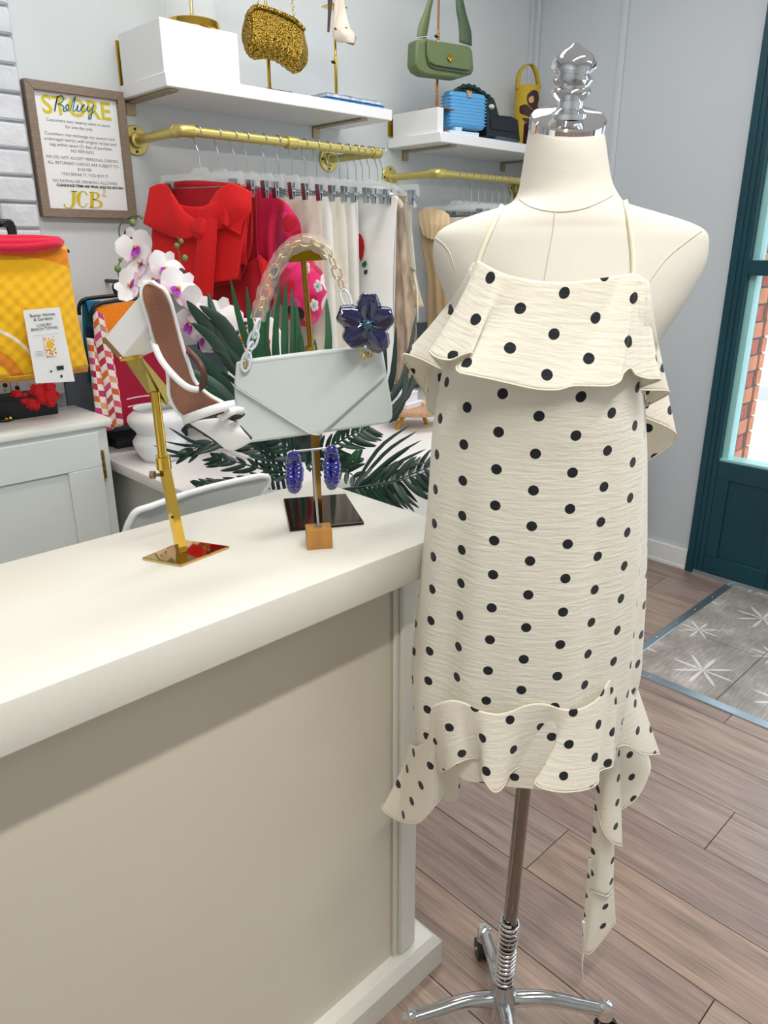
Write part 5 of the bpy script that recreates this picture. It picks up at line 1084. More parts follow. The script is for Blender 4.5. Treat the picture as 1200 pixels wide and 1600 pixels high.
for i, (sx, lab) in enumerate(((0, 'scarlet ruffled flower earring, larger right one on the pale cabinet'), (1, 'scarlet ruffled flower earring, lower left one on the pale cabinet'))):
    tE2 = thing('flower_earring', pl(*((74, 640), (45, 640))[i]), lab, 'earring')
    for (px, py, r) in (((75, 603, .014), (58, 612, .017), (76, 618, .020), (64, 622, .015), (78, 628, .012)), ((47, 630, .016), (36, 624, .014), (26, 618, .012), (54, 634, .012)))[i]: blossom(tE2, pl(px, py, .02), r*1.35, m_rf)
p = ontop(20, 652, CZ); t = thing('earring_stand', p, 'gold T-bar earring stand on a wooden block at the left of the cabinet', 'jewellery stand'); m_wd = mat('oak_block', '#b98632', .45, noise=.25, nscale=40, stretch=(1, 1, .1))
mk('foot', MB().rbox(p+Vector((0, .012, .012)), (.05, .03, .024), .002, 2), m_wd, t); pl2 = Plane(p, -4); q = pl2(16, 588); mk('stem', MB().cyl((q.x, p.y+.012, CZ+.02), (q.x, p.y+.012, q.z), .0015, 8), M_gold, t); mk('bar', MB().cyl(pl2(-20, 591), pl2(30, 587), .002, 8), M_gold, t)
for k, (px, py) in enumerate(((27, 604), (8, 600), (-8, 606))):
    te = thing('drop_earring', pl2(px, py), 'black and gold drop earring, %s from the right on the gold bar' % ORD[k], 'earring', 'drop earrings on the gold stand')
    mk('wire', MB().cyl(pl2(px, 589), pl2(px, py-2), .0012, 6), M_gold, te); mk('bead', MB().ball(pl2(px, py+2), .007), M_black, te); mk('bead', MB().ball(pl2(px, py+9), .0045), M_gold, te)
p = ontop(5, 657, CZ); t = thing('bangle', p, 'black and gold bangle lying flat at the left edge of the cabinet', 'bangle'); mb = MB()
mb.tube([p+Vector((.03*math.cos(a*.2618), .03*math.sin(a*.2618), .005)) for a in range(24)], .005, 8, closed=True); mk('ring', mb, M_black, t, smooth=80); mk('gold_beads', MB().ball(p+Vector((.012, -.028, .01)), .006).ball(p+Vector((0, -.03, .01)), .005), M_gold, t, kind='stuff')
# ================================================================ ON THE BACK TABLE
m_ce = mat('white_ceramic', '#eff1f3', .35)
def vase(px, py, label, S=1.0):
    p = ontop(px, py, TZ); t = thing('vase', p, label, 'vase'); s = proj(p)[2]/F*S
    prof = [(.01, 0), (28, 0), (33, 8), (38, 18), (42, 28), (42, 33), (37, 40), (34, 45), (37, 50), (44, 58), (47, 66), (46, 72), (38, 79), (33, 83), (36, 86), (32, 85), (30, 78), (36, 66), (.01, 60)]
    mb = MB(); mb.lathe([(r*s, z*s) for r, z in prof], p, 48, 1.0, 1.0); mk('pot', mb, m_ce, t, smooth=60); return t, p, s
vt, vp, vs = vase(253, 717, 'white ceramic vase with wavy rounded rings on the table behind the shoe stand', .96)
mk('soil', MB().lathe([(30*vs, 72*vs), (.001, 76*vs)], vp, 24), mat('dark_moss', '#15231a', .9), vt)
m_lf = mat('palm_leaf_green', '#163d2e', .42, noise=.35, nscale=12); m_lf2 = mat('palm_leaf_light', '#1d5433', .42, noise=.3, nscale=12); m_ld = mat('deep_leaf_green', '#0d2c26', .45, noise=.2, nscale=12)
def blade(par, pts, w, m, name='leaflet', twist=0, prof=None):
    q = [Vector(p) for p in catmull(pts, 7)]; k = len(q); rows = []
    for i in range(k):
        f_ = i/(k-1); ww = w*(prof(f_) if prof else (math.sin(math.pi*min(.999, f_**.75*.93+.05))**.75)); t = (q[min(i+1, k-1)]-q[max(i-1, 0)]).normalized()
        v = (q[i]-CAM).normalized(); s = t.cross(v).normalized(); s = (s*math.cos(twist)+v*math.sin(twist)).normalized(); n = t.cross(s)
        rows.append([q[i]-s*ww/2, q[i]+n*ww*.12, q[i]+s*ww/2])
    mb = MB(); mb.grid(rows); mb.uv = {}; return mk(name, mb, m, par, smooth=60)
palm_p = ontop(478, 716, TZ); PT = thing('palm_arrangement', palm_p, 'dark green artificial palm fronds arranged in a pot behind the white bag', 'plant')
sp0 = proj(palm_p)[2]
mb = MB().lathe([(.045, 0), (.055, .06), (.05, .10), (.045, .10), (.044, .03)], palm_p, 24); mk('pot', mb, mat('dark_glass_pot', '#1b2724', .2), PT, smooth=60)
random.seed(11)
def frond(rach, n, up, dn, w, m, sw=.0035, ua=50, da=50, droop=.0, f0=.12):
    q = [D(*p) for p in catmull(rach, 30)]
    st = mk('frond', MB().tube(q, [sw*(1-.7*i/30) for i in range(31)], 6), m, PT, smooth=80)
    for k in range(n):
        f_ = f0+(1-f0)*k/(n-1); i = min(29, int(f_*30)); b = q[i].lerp(q[i+1], f_*30-i) if i < 30 else q[30]
        t = (q[i+1]-q[i]).normalized(); v = (b-CAM).normalized(); s = t.cross(v).normalized()
        if s.z < 0: s = -s
        for sg, L, an in ((1, up, ua), (-1, dn, da)):
            if L <= 0: continue
            a = math.radians(an+random.uniform(-8, 8)); Lm = L*proj(b)[2]/F*(math.sin(math.pi*min(.98, .25+f_*.62))**.6)*random.uniform(.85, 1.12)
            d = t*math.cos(a)+s*sg*math.sin(a)+v*random.uniform(-.25, .25)
            mid = b+d*Lm*.55; tip = b+d*Lm*.95+t*Lm*.16+Vector((0, 0, -droop*Lm))
            blade(st, [b, mid, tip], w*random.uniform(.85, 1.15), random.choice([m, m, m_lf]), twist=random.uniform(-.4, .4))
def fan(base, tips, w, m, stem=None):
    b = D(*base); st = mk('frond', MB().tube([D(*p) for p in catmull(stem, 10)] if stem else [b-Vector((0, 0, .03)), b], .004, 6), m, PT, smooth=80)
    for tp_ in tips:
        bx, by2 = tp_[5:7] if len(tp_) > 5 else base[:2]
        s = D(bx, by2, base[2]); e = D(tp_[0], tp_[1], tp_[2]); c = D((bx+tp_[0])/2+(tp_[3] if len(tp_) > 3 else 0), (by2+tp_[1])/2+(tp_[4] if len(tp_) > 4 else 0), (base[2]+tp_[2])/2)
        blade(st, [s, c, e], w*random.uniform(.85, 1.1), m, twist=random.uniform(-.3, .3))
# up-left broad palm leaf behind the shoe
fan((402, 640, 1.95), [(292, 470, 1.9, -12, -10, 372, 560), (312, 478, 1.9, 2, -18, 385, 575), (325, 458, 1.92, -10, 10, 392, 590), (300, 505, 1.9, -2, -16, 372, 590), (278, 540, 1.9, 0, -16, 380, 640), (285, 575, 1.9, 0, -14, 385, 655), (300, 600, 1.9, 0, -10, 390, 668), (300, 630, 1.9, 0, -8, 395, 680)], .034, m_lf, [(440, 720, 1.98), (420, 680, 1.96), (400, 640, 1.95)])
fan((395, 600, 1.9), [(345, 580, 1.88, 0, -3, 380, 612), (330, 545, 1.88, 0, -8, 372, 585)], .012, m_ld)
# upright blades left of the strap stand and between
fan((440, 640, 1.9), [(437, 448, 1.85, -6, 0, 436, 600), (447, 440, 1.85, -2, 0, 446, 600), (456, 452, 1.86, 3, 0, 455, 600), (462, 470, 1.86, 5, 0, 462, 600), (422, 460, 1.84, -10, 10, 428, 590), (360, 437, 1.8, -6, 14, 418, 590), (385, 448, 1.82, -8, 14, 424, 590), (412, 480, 1.84, -10, 8, 424, 600), (430, 500, 1.84, -4, 4, 440, 600), (470, 520, 1.86, 4, 4, 466, 600)], .020, m_lf2, [(470, 712, 1.95), (450, 670, 1.92), (440, 630, 1.9)])
fan((505, 640, 1.9), [(510, 466, 1.87, 6, 6, 505, 600), (492, 530, 1.88, -2, 4, 498, 600)], .022, m_lf2, [(480, 712, 1.95), (500, 670, 1.92), (505, 630, 1.9)])
# right upper blades
fan((585, 650, 1.95), [(619, 512, 1.9, 8, 16, 590, 640), (650, 492, 1.95, 8, 24, 596, 640), (662, 516, 2.0, 10, 20, 602, 650), (637, 560, 1.95, 8, 14, 606, 655), (600, 520, 1.9, 6, 10, 588, 630), (640, 590, 1.95, 2, 10, 608, 660), (655, 545, 1.95, 10, 14, 606, 650)], .017, m_ld, [(500, 712, 1.95), (550, 690, 1.95), (585, 650, 1.95)])
# big lower-right frond resting by the counter edge
frond([(500, 780, 1.62), (530, 766, 1.6), (570, 760, 1.6), (620, 752, 1.62), (670, 736, 1.64)], 20, 0, 52, .0115, m_ld, da=62, droop=.15, f0=.25)
frond([(540, 768, 1.62), (580, 758, 1.62), (625, 748, 1.63), (680, 725, 1.64)], 15, 44, 60, .0115, m_ld, ua=35, da=70)
fan((562, 750, 1.64), [(641, 664, 1.62, -6, -8, 560, 748), (651, 674, 1.62, -2, -8, 564, 750), (658, 688, 1.62, 0, -6, 570, 752), (665, 702, 1.62, 0, -5, 580, 754), (668, 722, 1.62, 0, -5, 590, 754), (640, 700, 1.64, 4, -6, 574, 752)], .0085, m_ld)
frond([(470, 712, 1.95), (520, 725, 1.8), (560, 748, 1.66)], 8, 45, 30, .012, m_lf, ua=30)
# left-lower fronds over the chair
frond([(452, 735, 1.9), (420, 712, 1.85), (380, 690, 1.82), (335, 690, 1.8), (292, 706, 1.8)], 13, 26, 44, .0105, m_ld, ua=25, da=28, f0=.1)
fan((400, 712, 1.85), [(264, 668, 1.78, 6, 12, 330, 690), (258, 690, 1.78, 0, 4, 330, 695), (240, 696, 1.78, 6, 10, 320, 702), (243, 711, 1.78, 6, 4, 320, 706), (262, 714, 1.78, 0, 0, 330, 704)], .009, m_ld)
frond([(455, 745, 1.9), (400, 752, 1.85), (350, 760, 1.82), (312, 760, 1.8)], 9, 30, 12, .011, m_lf, ua=32, da=30)
frond([(470, 740, 1.9), (420, 735, 1.84), (370, 722, 1.8), (340, 715, 1.8)], 9, 20, 42, .011, m_ld, ua=25, da=30)
# dark stems under the bag
for px in (408, 416, 424, 433, 444, 456): mk('frond', MB().tube([D(px-4, 672, 1.93), D(px+2, 715, 1.93), D(px+12, 765, 1.93)], [.0045, .0055, .005], 6), m_ld, PT, smooth=80)
frond([(478, 725, 1.9), (515, 700, 1.86), (548, 680, 1.84), (575, 668, 1.84)], 13, 30, 44, .011, m_lf, ua=45, da=55, f0=.05)
frond([(470, 722, 1.88), (450, 700, 1.86), (430, 685, 1.85), (405, 678, 1.85)], 9, 30, 40, .012, m_ld, ua=40, da=55, f0=.05)
frond([(480, 732, 1.88), (515, 735, 1.84), (540, 728, 1.82), (558, 718, 1.82)], 8, 30, 18, .012, m_lf2, ua=30, da=30)
# orchid spray
m_pe = mat('orchid_white', '#f4f0f2', .55, noise=.04, nscale=30, sheen=.2); m_pk2 = mat('orchid_blush', '#ecd2dc', .55); m_lip = mat('orchid_purple', '#a52bb0', .45, noise=.3, nscale=60); m_bud = mat('dark_bud', '#3a0f2a', .45); m_gb = mat('green_bud', '#6f8a45', .5); m_st = mat('stem_green', '#4c5f36', .5)
os_ = ontop(330, 700, TZ); OT = thing('orchid_spray', os_, 'white artificial orchid spray with purple centres arching left behind the shoe', 'flowers')
st_pts = [(345, 700, 2.12), (352, 600, 2.1), (340, 500, 2.06), (300, 462, 2.04), (255, 425, 2.02), (215, 400, 2.0), (192, 378, 2.0), (186, 362, 2.0), (190, 348, 2.0), (206, 338, 2.0), (220, 338, 2.0)]
mk('stem', MB().tube([D(*p) for p in catmull(st_pts, 60)], .0022, 6), m_st, OT, smooth=80)
for br in ([(215, 402, 2.0), (198, 400, 2.0), (188, 408, 2.0), (184, 425, 2.0), (190, 445, 2.0)], [(284, 425, 2.03), (282, 407, 2.03), (278, 388, 2.03), (282, 378, 2.03), (276, 370, 2.03)], [(188, 376, 2.0), (198, 368, 2.0), (202, 364, 2.0)], [(300, 462, 2.04), (292, 440, 2.03), (284, 425, 2.03), (268, 402, 2.03)]): mk('stem', MB().tube([D(*p) for p in catmull(br, 16)], .0014, 6), m_st, OT, smooth=80)
def petal(par, c, d, w, L, n, m, cup=.15):
    rows = []; s = d.cross(n).normalized()
    for i in range(12):
        f_ = i/11; ww = w*math.sin(math.pi*min(.97, f_**.8*.86+.08))**.6/2
        rows.append([c+d*L*f_+s*ww*k+n*(cup*L*(f_*f_)-abs(k)*cup*ww*.8) for k in (-1, -.8, -.5, 0, .5, .8, 1)])
    mb = MB(); mb.grid(rows); mb.uv = {}; mk('petal', mb, m, par, smooth=80)
def orchid(px, py, dep, R, rot, tilt=(0, 0), closed=0):
    c = D(px, py, dep); r = 1.14*R*dep/F; v = (CAM-c).normalized(); n = (v+cr*tilt[0]+cu*tilt[1]).normalized(); u = (cu-n*cu.dot(n)).normalized(); s = u.cross(n)
    fl = mk('flower', MB().ball(c, r*.12), m_lip, OT)
    for k, (an, w, L, m) in enumerate(((90, .7, .95, m_pe), (215, .6, .85, m_pk2), (325, .6, .85, m_pk2), (165, 1.25, 1.0, m_pe), (15, 1.25, 1.0, m_pe))):
        a = math.radians(an+rot); petal(fl, c+n*r*.03*k, (s*math.cos(a)+u*math.sin(a)+n*(.12+closed)).normalized(), w*r, L*r, n, m)
    for an in (250, 290):
        a = math.radians(an+rot); petal(fl, c+n*r*.15, (s*math.cos(a)+u*math.sin(a)+n*.5).normalized(), .35*r, .55*r, n, m_lip, .3)
    mb = MB(); mb.ball(c+n*r*.25, r*.1); mk('flower_centre', mb, mat('orchid_yellow', '#e9a04a', .5), fl)
for a in ((214, 386, 1.99, 27, 15, (-.4, .1)), (222, 414, 1.985, 26, 60, (-.7, .5)), (256, 420, 1.98, 26, -20, (.5, .2)), (205, 448, 1.97, 24, 90, (-.5, .4)), (278, 452, 1.97, 29, -40, (.2, .3)), (300, 478, 1.96, 27, -60, (.6, 0)), (296, 505, 1.97, 24, -30, (.2, -.4)), (344, 498, 1.97, 30, -10, (.3, .2)), (240, 440, 2.0, 24, 30, (-.1, .6)), (318, 530, 1.98, 20, -50, (.3, -.3))): orchid(*a)
for px, py, r, m in ((200, 365, 6, m_bud), (207, 371, 6, m_bud), (203, 437, 8, m_bud), (264, 399, 5.5, m_bud), (284, 426, 6, m_bud), (207, 348, 5, m_gb), (184, 420, 5, m_gb), (188, 406, 3, m_gb), (276, 384, 4, m_gb), (289, 403, 4.5, m_gb), (283, 377, 3.5, m_gb), (221, 339, 3, m_gb)):
    mk('bud', MB().ball(D(px, py, 1.99), r*2/F, (1, 1, 1.15)), m, OT)
# stool with boxes
p = ontop(645, 668, TZ); s = proj(p)[2]/F; ST = thing('mini_stool', p, 'small round wooden stool with splayed gold legs on the table right of the white bag', 'stool')
top_z = P(650, 634, 'y', p.y).z; c = Vector((p.x+.012, p.y+.0, 0)); R_ = 46*s
mk('seat', MB().lathe([(.001, top_z-.022), (R_*.92, top_z-.022), (R_, top_z-.014), (R_, top_z-.004), (R_*.97, top_z), (.001, top_z)], c, 40), mat('pale_oak', '#c79b78', .5, noise=.2, nscale=30, stretch=(1, 6, 1)), ST, smooth=50)
for (fx, fy) in ((620, 671), (667, 663), (617, 657), (690, 660)):
    f_ = ontop(fx, fy, TZ); tp_ = c+(Vector((f_.x, f_.y, 0))-c)*.55; d_ = Vector((f_.x, f_.y, TZ)); mk('leg', MB().tube([(tp_.x, tp_.y, top_z-.02), d_+Vector((0, 0, 0))], [.009, .0075], 10), mat('gold_paint', '#c69526', .4, .3), ST)
for i, (dx, dy, w_, dp_, z0, h, col, lab, rz) in enumerate(((-.03, .01, .10, .07, 0, .02, '#eceaf0', 'flat white jewellery box at the bottom on the small stool', 8), (-.035, .02, .085, .06, .02, .035, '#e9e6ef', 'square white jewellery box stacked on the flat white box on the stool', 14), (.045, -.02, .06, .03, 0, .014, '#e3c49c', 'small tan leather card case on the stool edge', -10))):
    M = Matrix.Translation(Vector((c.x+dx, c.y+dy, top_z+z0))) @ Matrix.Rotation(math.radians(rz), 4, 'Z')
    b = thing('jewellery_box', M.translation, lab, 'box'); mm_ = mat('box_board_%s' % 'abc'[i], col, .5)
    mk('box', MB(M).rbox((0, 0, h*.36), (w_, dp_, h*.7), .0015, 2), mm_, b); mk('lid', MB(M).rbox((0, 0, h*.84), (w_+.002, dp_+.002, h*.3), .0015, 2), mm_, b)
# colourful beads by the strap
p = ontop(400, 690, TZ); p = Vector((p.x+.12, p.y+.18, TZ)); nb = thing('necklace_stand', p, 'white display stand hung with orange, blue and coral bead necklaces behind the bag strap', 'jewellery stand')
mk('backboard', MB().prism([D(362, 512, 2.28), D(372, 498, 2.28), D(425, 496, 2.28), D(440, 520, 2.28), D(446, 640, 2.28), D(350, 640, 2.28)], (.01, .012, 0)), mat('white_velvet', '#ece8e8', .8), nb, bevel=.003)
mk('foot', MB().mm((D(398, 640, 2.28).x-.06, D(398, 640, 2.28).y-.05, TZ), (D(398, 640, 2.28).x+.06, D(398, 640, 2.28).y+.06, TZ+.01)), M_white, nb); mk('post', MB().cyl(Vector((D(398, 630, 2.29).x, D(398, 630, 2.29).y, TZ+.008)), D(398, 630, 2.29), .008, 10), M_white, nb)
random.seed(5); bc_ = [mat('bead_%s' % n_, c_, .25) for n_, c_ in (('orange', '#e4761a'), ('amber', '#8e3a12'), ('coral', '#ef4a28'), ('navy', '#20284e'), ('lilac', '#b07fd0'), ('peach', '#f0b49a'), ('teal', '#1b5a5a'))]
for (px, py, r, k) in ((370, 508, 6, 1), (374, 500, 3, 0), (383, 512, 4, 1), (370, 520, 4, 3), (380, 519, 3, 3), (384, 505, 3, 3), (378, 528, 5, 0), (388, 531, 4, 1), (368, 532, 5, 4), (376, 537, 4, 3), (384, 540, 3, 3), (392, 528, 3, 2), (412, 530, 7, 2), (409, 522, 3, 0), (418, 534, 5, 2), (398, 531, 3, 1), (384, 550, 4, 5), (394, 558, 5, 5), (404, 556, 4, 5), (412, 562, 5, 5), (392, 513, 3, 6), (401, 540, 3, 5), (420, 552, 4, 5)):
    mk('bead', MB().ball(D(px, py, 2.26), r*2.26/F, n=10, m=7), bc_[k], nb)
# ================================================================ ON THE FRONT COUNTER
# gold shoe stand
z0 = CT; cb = [ontop(a, b, z0) for a, b in ((222, 875), (290, 847), (359, 857), (283, 886))]
ctr = sum(cb, Vector())/4; SH = thing('shoe_stand', ctr, 'shiny gold adjustable shoe display stand with square base on the counter', 'display stand')
mb = MB(); mb.prism([p+Vector((0, 0, .004)) for p in cb], (0, 0, -.004)); mk('base_plate', mb, mat('mirror_gold', '#cfae72', .03, 1), SH, bevel=.0008, smooth=0)
pb = ontop(272, 852, z0); pb = Vector((ctr.x-.003, ctr.y+.004, z0+.004)); dpth = proj(pb)[2]
def atz(px, py, q, a_=None):   # point on the vertical plane through q facing the viewer
    return Plane(q, math.degrees(math.atan2(RT.y, RT.x)))(px, py)
pm = atz(255, 720, pb); pt = atz(242, 612, pb)
pb2 = atz(277, 862, pb); pb2.z = z0+.004; pb2 = Vector((pb.x, pb.y, z0+.004))
mk('lower_pole', MB().cyl(pb2, pm, .0088, 4), M_gold, SH, smooth=0); mk('upper_pole', MB().cyl(pm-(pt-pm)*.05, pt, .0066, 16), M_gold, SH)
mk('collar', MB().cyl(pm-(pt-pm)*.12, pm+(pt-pm)*.06, .0105, 20), M_gold, SH)
kn = atz(251, 742, pb); mk('knob', MB().cyl(kn, kn-RT*.012, .0025, 8).cyl(kn-RT*.008, kn-RT*.015, .006, 14), mat('knurled_brass', '#8b7a58', .35, .9, bump=.5, bscale=300), SH)
mk('pin_hole', MB().cyl(atz(272, 805, pb)-FW*.0092, atz(272, 805, pb)-FW*.0075, .0022, 10), M_black, SH)
T0 = Plane(pt, math.degrees(math.atan2(RT.y, RT.x)))
# sloped rest with ledge
a0, a1 = T0(193, 556, .005), T0(222, 556, -.012); b0, b1 = T0(236, 632, .0), T0(258, 622, -.02)
mk('sloped_rest', MB().prism([T0(192, 560, .006), T0(221, 558, -.008), T0(262, 606, -.03), T0(262, 634, -.02), T0(236, 622, .0)], FW*.003), mat('brushed_gold', '#c9b264', .25, 1), SH, bevel=.0005, smooth=0)
mk('ledge', MB().prism([T0(190, 556, .012), T0(222, 553, -.004), T0(224, 559, -.004), T0(193, 563, .012)], FW*-.012), M_gold, SH, bevel=.001)
# white block heel sandal
m_wl = mat('white_patent', '#f0f2f4', .3); m_in = mat('tan_insole', '#8d5f4c', .45, noise=.08, nscale=30); m_se = mat('dark_edge', '#3a2520', .5); m_hs = mat('grey_white_heel', '#e8e6e4', .35)
SD = thing('sandal', T0(290, 600, 0), 'white square-toe block heel sandal with tan insole resting on the gold stand', 'shoe')
def zz7(u, v): return (160+u/3.2, 420+v/3.2)
LFT = [(222, 78), (203, 100), (205, 150), (235, 250), (262, 350), (300, 430), (330, 500), (338, 560), (345, 640), (385, 712), (440, 748)]
RGT = [(232, 78), (262, 84), (300, 110), (335, 180), (362, 280), (388, 380), (420, 480), (450, 560), (500, 615), (560, 655), (606, 682)]
OFF = [.055, .056, .055, .047, .035, .026, .02, .016, .014, .014, .012]
def shoe(L, R, grow, dz):
    rows = []
    for (a, b), (c, d), o in zip(L, R, OFF):
        l = zz7(a, b); r = zz7(c, d); rows.append([(l[0], l[1]), (r[0], r[1]), o])
    out = []
    for i, (l, r, o) in enumerate(rows):
        dx, dy = r[0]-l[0], r[1]-l[1]; n_ = math.hypot(dx, dy)+1e-6; ex, ey = dx/n_*grow, dy/n_*grow
        if i == 0: ex, ey = dx/n_*grow, dy/n_*grow; off_y = -grow
        else: off_y = 0
        out.append([T0(l[0]-ex, l[1]-ey+off_y, o+dz), T0((l[0]+r[0])/2, (l[1]+r[1])/2+off_y, o+dz-.003), T0(r[0]+ex, r[1]+ey+off_y, o+dz)])
    return surf(out, 10, 40)
mb = MB(); mb.grid(shoe(LFT, RGT, 0, .003)); mk('insole', mb, m_in, SD, solid=.002, smooth=80)
mb = MB(); mb.grid(shoe(LFT, RGT, 5.5, -.002)); mk('sole_rim', mb, m_wl, SD, solid=.006, smooth=80)
mb = MB(); mb.grid(shoe(LFT, RGT, 4.8, -.008)); mk('outsole', mb, m_se, SD, solid=.004, smooth=80)
mb = MB(); M_ = frame(T0(248, 500, .0575), T0(258, 545, .053)-T0(238, 470, .058), T0.n)
for k in range(11): mb.M = M_ @ Matrix.Translation((-.028+k*.0055, 0, 0)); mb.box((0, 0, 0), (.003, .0045 if k % 3 else .006, .0004))
mk('stamped_mark', mb, mat('stamped_leather', '#7a5140', .5), SD, smooth=0, kind='stuff')
f8 = [T0(218, 462, .045), T0(163, 527, .028), T0(192, 559, .022), T0(236, 503, .038)]
bkv = [T0(246, 470, .005), T0(196, 528, -.005), T0(226, 556, -.008), T0(262, 540, .0)]
mb = MB(); mb.add(f8+bkv, [(0, 1, 2, 3), (7, 6, 5, 4), (0, 4, 5, 1), (1, 5, 6, 2), (2, 6, 7, 3), (3, 7, 4, 0)]); mk('heel', mb, m_wl, SD, bevel=.0015)
mb = MB(); o_ = (f8[1]-f8[0]).normalized()*.006; mb.add([f8[1], f8[2], bkv[2], bkv[1], f8[1]+o_, f8[2]+o_, bkv[2]+o_, bkv[1]+o_], [(0, 1, 2, 3), (7, 6, 5, 4), (0, 4, 5, 1), (1, 5, 6, 2), (2, 6, 7, 3), (3, 7, 4, 0)]); mk('heel_tip', mb, mat('tan_heel_tip', '#8a6a3c', .5), SD)
def sband(pts, w, m, name='strap', back=None):
    q = [T0(zz7(*p[:2])[0], zz7(*p[:2])[1], p[2]) for p in catmull(pts, 26)]; L = []; R = []
    for i in range(len(q)):
        t = (q[min(i+1, 26)]-q[max(i-1, 0)]).normalized(); v = (q[i]-CAM).normalized(); s = t.cross(v).normalized(); L.append(q[i]+s*w/2); R.append(q[i]-s*w/2)
    mb = MB(); mb.grid([L, R]); return mk(name, mb, m, SD, solid=.0022, smooth=80)
sband([(250, 350, .03), (285, 440, .045), (335, 510, .055), (395, 570, .055), (440, 598, .05), (480, 604, .035)], .0085, m_wl)
sband([(412, 395, .01), (450, 430, .03), (490, 480, .04), (508, 530, .04), (505, 575, .03), (484, 600, .02)], .0085, mat('strap_lining', '#5b3630', .5))
sband([(405, 757, .016), (480, 730, .04), (560, 703, .045), (620, 686, .04), (662, 678, .02)], .0125, m_wl)
sband([(430, 765, .014), (500, 745, .03), (590, 720, .035), (660, 690, .02)], .004, m_se, name='strap_edge')
sband([(585, 752, .016), (625, 725, .036), (665, 708, .036), (703, 712, .02)], .0105, m_wl)
sband([(640, 745, .01), (680, 738, .012), (704, 718, .012)], .008, m_se, name='strap_lining')
tb_ = [[(436, 770, .014), (520, 752, .018), (600, 748, .018), (672, 772, .014)], [(500, 810, .014), (570, 795, .019), (640, 790, .019), (705, 812, .014)], [(560, 850, .012), (620, 850, .016), (680, 835, .016), (728, 838, .012)], [(612, 893, .006), (655, 905, .008), (712, 880, .008), (744, 860, .006)]]
mb = MB(); mb.grid(surf([[T0(zz7(a, b)[0], zz7(a, b)[1], c) for a, b, c in r] for r in tb_], 14, 14)); mk('toe_cap', mb, m_wl, SD, solid=.004, smooth=80)
mk('outsole', MB().prism([T0(*zz7(a, b), .006) for a, b in ((400, 765), (600, 892), (640, 908), (720, 880), (748, 850), (690, 790), (560, 760))], FW*.007), m_se, SD, bevel=.001)
# white envelope bag on gold stand
cb = [ontop(a, b, z0) for a, b in ((443, 783), (540, 775), (569, 820), (453, 831))]; ctr = sum(cb, Vector())/4
BS = thing('bag_stand', ctr, 'gold bag display stand with dark square base and half-round top behind the white bag', 'display stand')
mk('base_plate', MB().prism([p+Vector((0, 0, .005)) for p in cb], (0, 0, -.005)), mat('smoked_mirror', '#3a302a', .06, 1), BS, bevel=.001, smooth=0)
phv = math.degrees(math.atan2(RT.y, RT.x)); pbs = ontop(497, 800, z0); B0 = Plane(pbs, phv)
m_dg2 = mat('bronze_gold', '#9a7432', .18, 1)
pa = B0(494, 690); pz = B0(478, 412); mk('lower_pole', MB().cyl(pbs+Vector((0, 0, .004)), B0(486, 545), .0072, 4), m_dg2, BS, smooth=0); mk('upper_pole', MB().cyl(B0(486, 548), B0(474, 405), .0048, 16), m_dg2, BS); mk('collar', MB().cyl(B0(485.5, 555), B0(484.5, 540), .0082, 16), m_dg2, BS)
hd = [(438, 411)]+[(474-36*math.cos(math.radians(a))*1.0, 409-31*math.sin(math.radians(a))) for a in range(8, 180, 12)]+[(510, 406)]
mk('top_plate', MB().prism([B0(*q, .012) for q in hd], FW*.02), mat('antique_gold', '#8a6c14', .25, 1), BS, bevel=.001)
WB = thing('envelope_bag', B0(490, 690, .03), 'white envelope flap handbag with stitched edges hanging on the gold bag stand', 'bag')
m_bg = mat('pale_grey_leather', '#d2dcdd', .4, bump=.02, bscale=300); m_bs = mat('stitch_groove', '#b9bfb4', .6)
body_px = [(370, 566), (480, 552), (590, 541), (597, 545), (613, 640), (613, 655), (606, 662), (540, 672), (440, 686), (380, 694), (372, 693), (367, 640), (365, 600)]
mk('bag_body', MB().prism([B0(*q, .042) for q in body_px], FW*.030), m_bg, WB, bevel=.004)
fl_px = [(369, 566), (480, 552), (590, 541), (597, 546), (600, 590), (594, 596), (503, 676), (494, 680), (484, 678), (470, 670), (371, 606), (366, 600)]
mk('flap', MB().prism([B0(*q, .0475) for q in fl_px], FW*.0055), m_bg, WB, bevel=.0016)
gv = catmull([(368, 605), (420, 638), (468, 668), (484, 677), (494, 679), (504, 675), (550, 634), (597, 592)], 60); mk('flap_piping', MB().tube([B0(*q, .0475) for q in gv], .0012, 6), mat('piping_grey', '#c3c8bc', .5), WB, smooth=80)
def stitches(pts, n, par):
    q = [B0(*a, .0482 if par is WB else .043) for a in catmull(pts, n*2)]; mb = MB()
    for i in range(0, n*2, 2): mb.tube([q[i], q[i+1]], .00035, 4)
    mk('stitching', mb, m_bs, par, kind='stuff', smooth=0)
stitches([(372, 570), (480, 556), (592, 545)], 60, WB); stitches([(598, 560), (604, 600), (610, 640)], 24, WB); stitches([(378, 690), (440, 682), (540, 668), (604, 659)], 60, WB)
m_pg = mat('light_gold', '#d9c27a', .15, 1)
for (px, py) in ((383, 576), (576, 553)):
    e = mk('eyelet', MB().tube([B0(px+5.5*math.cos(a*.5236), py+5.5*math.sin(a*.5236), .050) for a in range(12)], .0011, 8, closed=True), m_pg, WB, smooth=80)
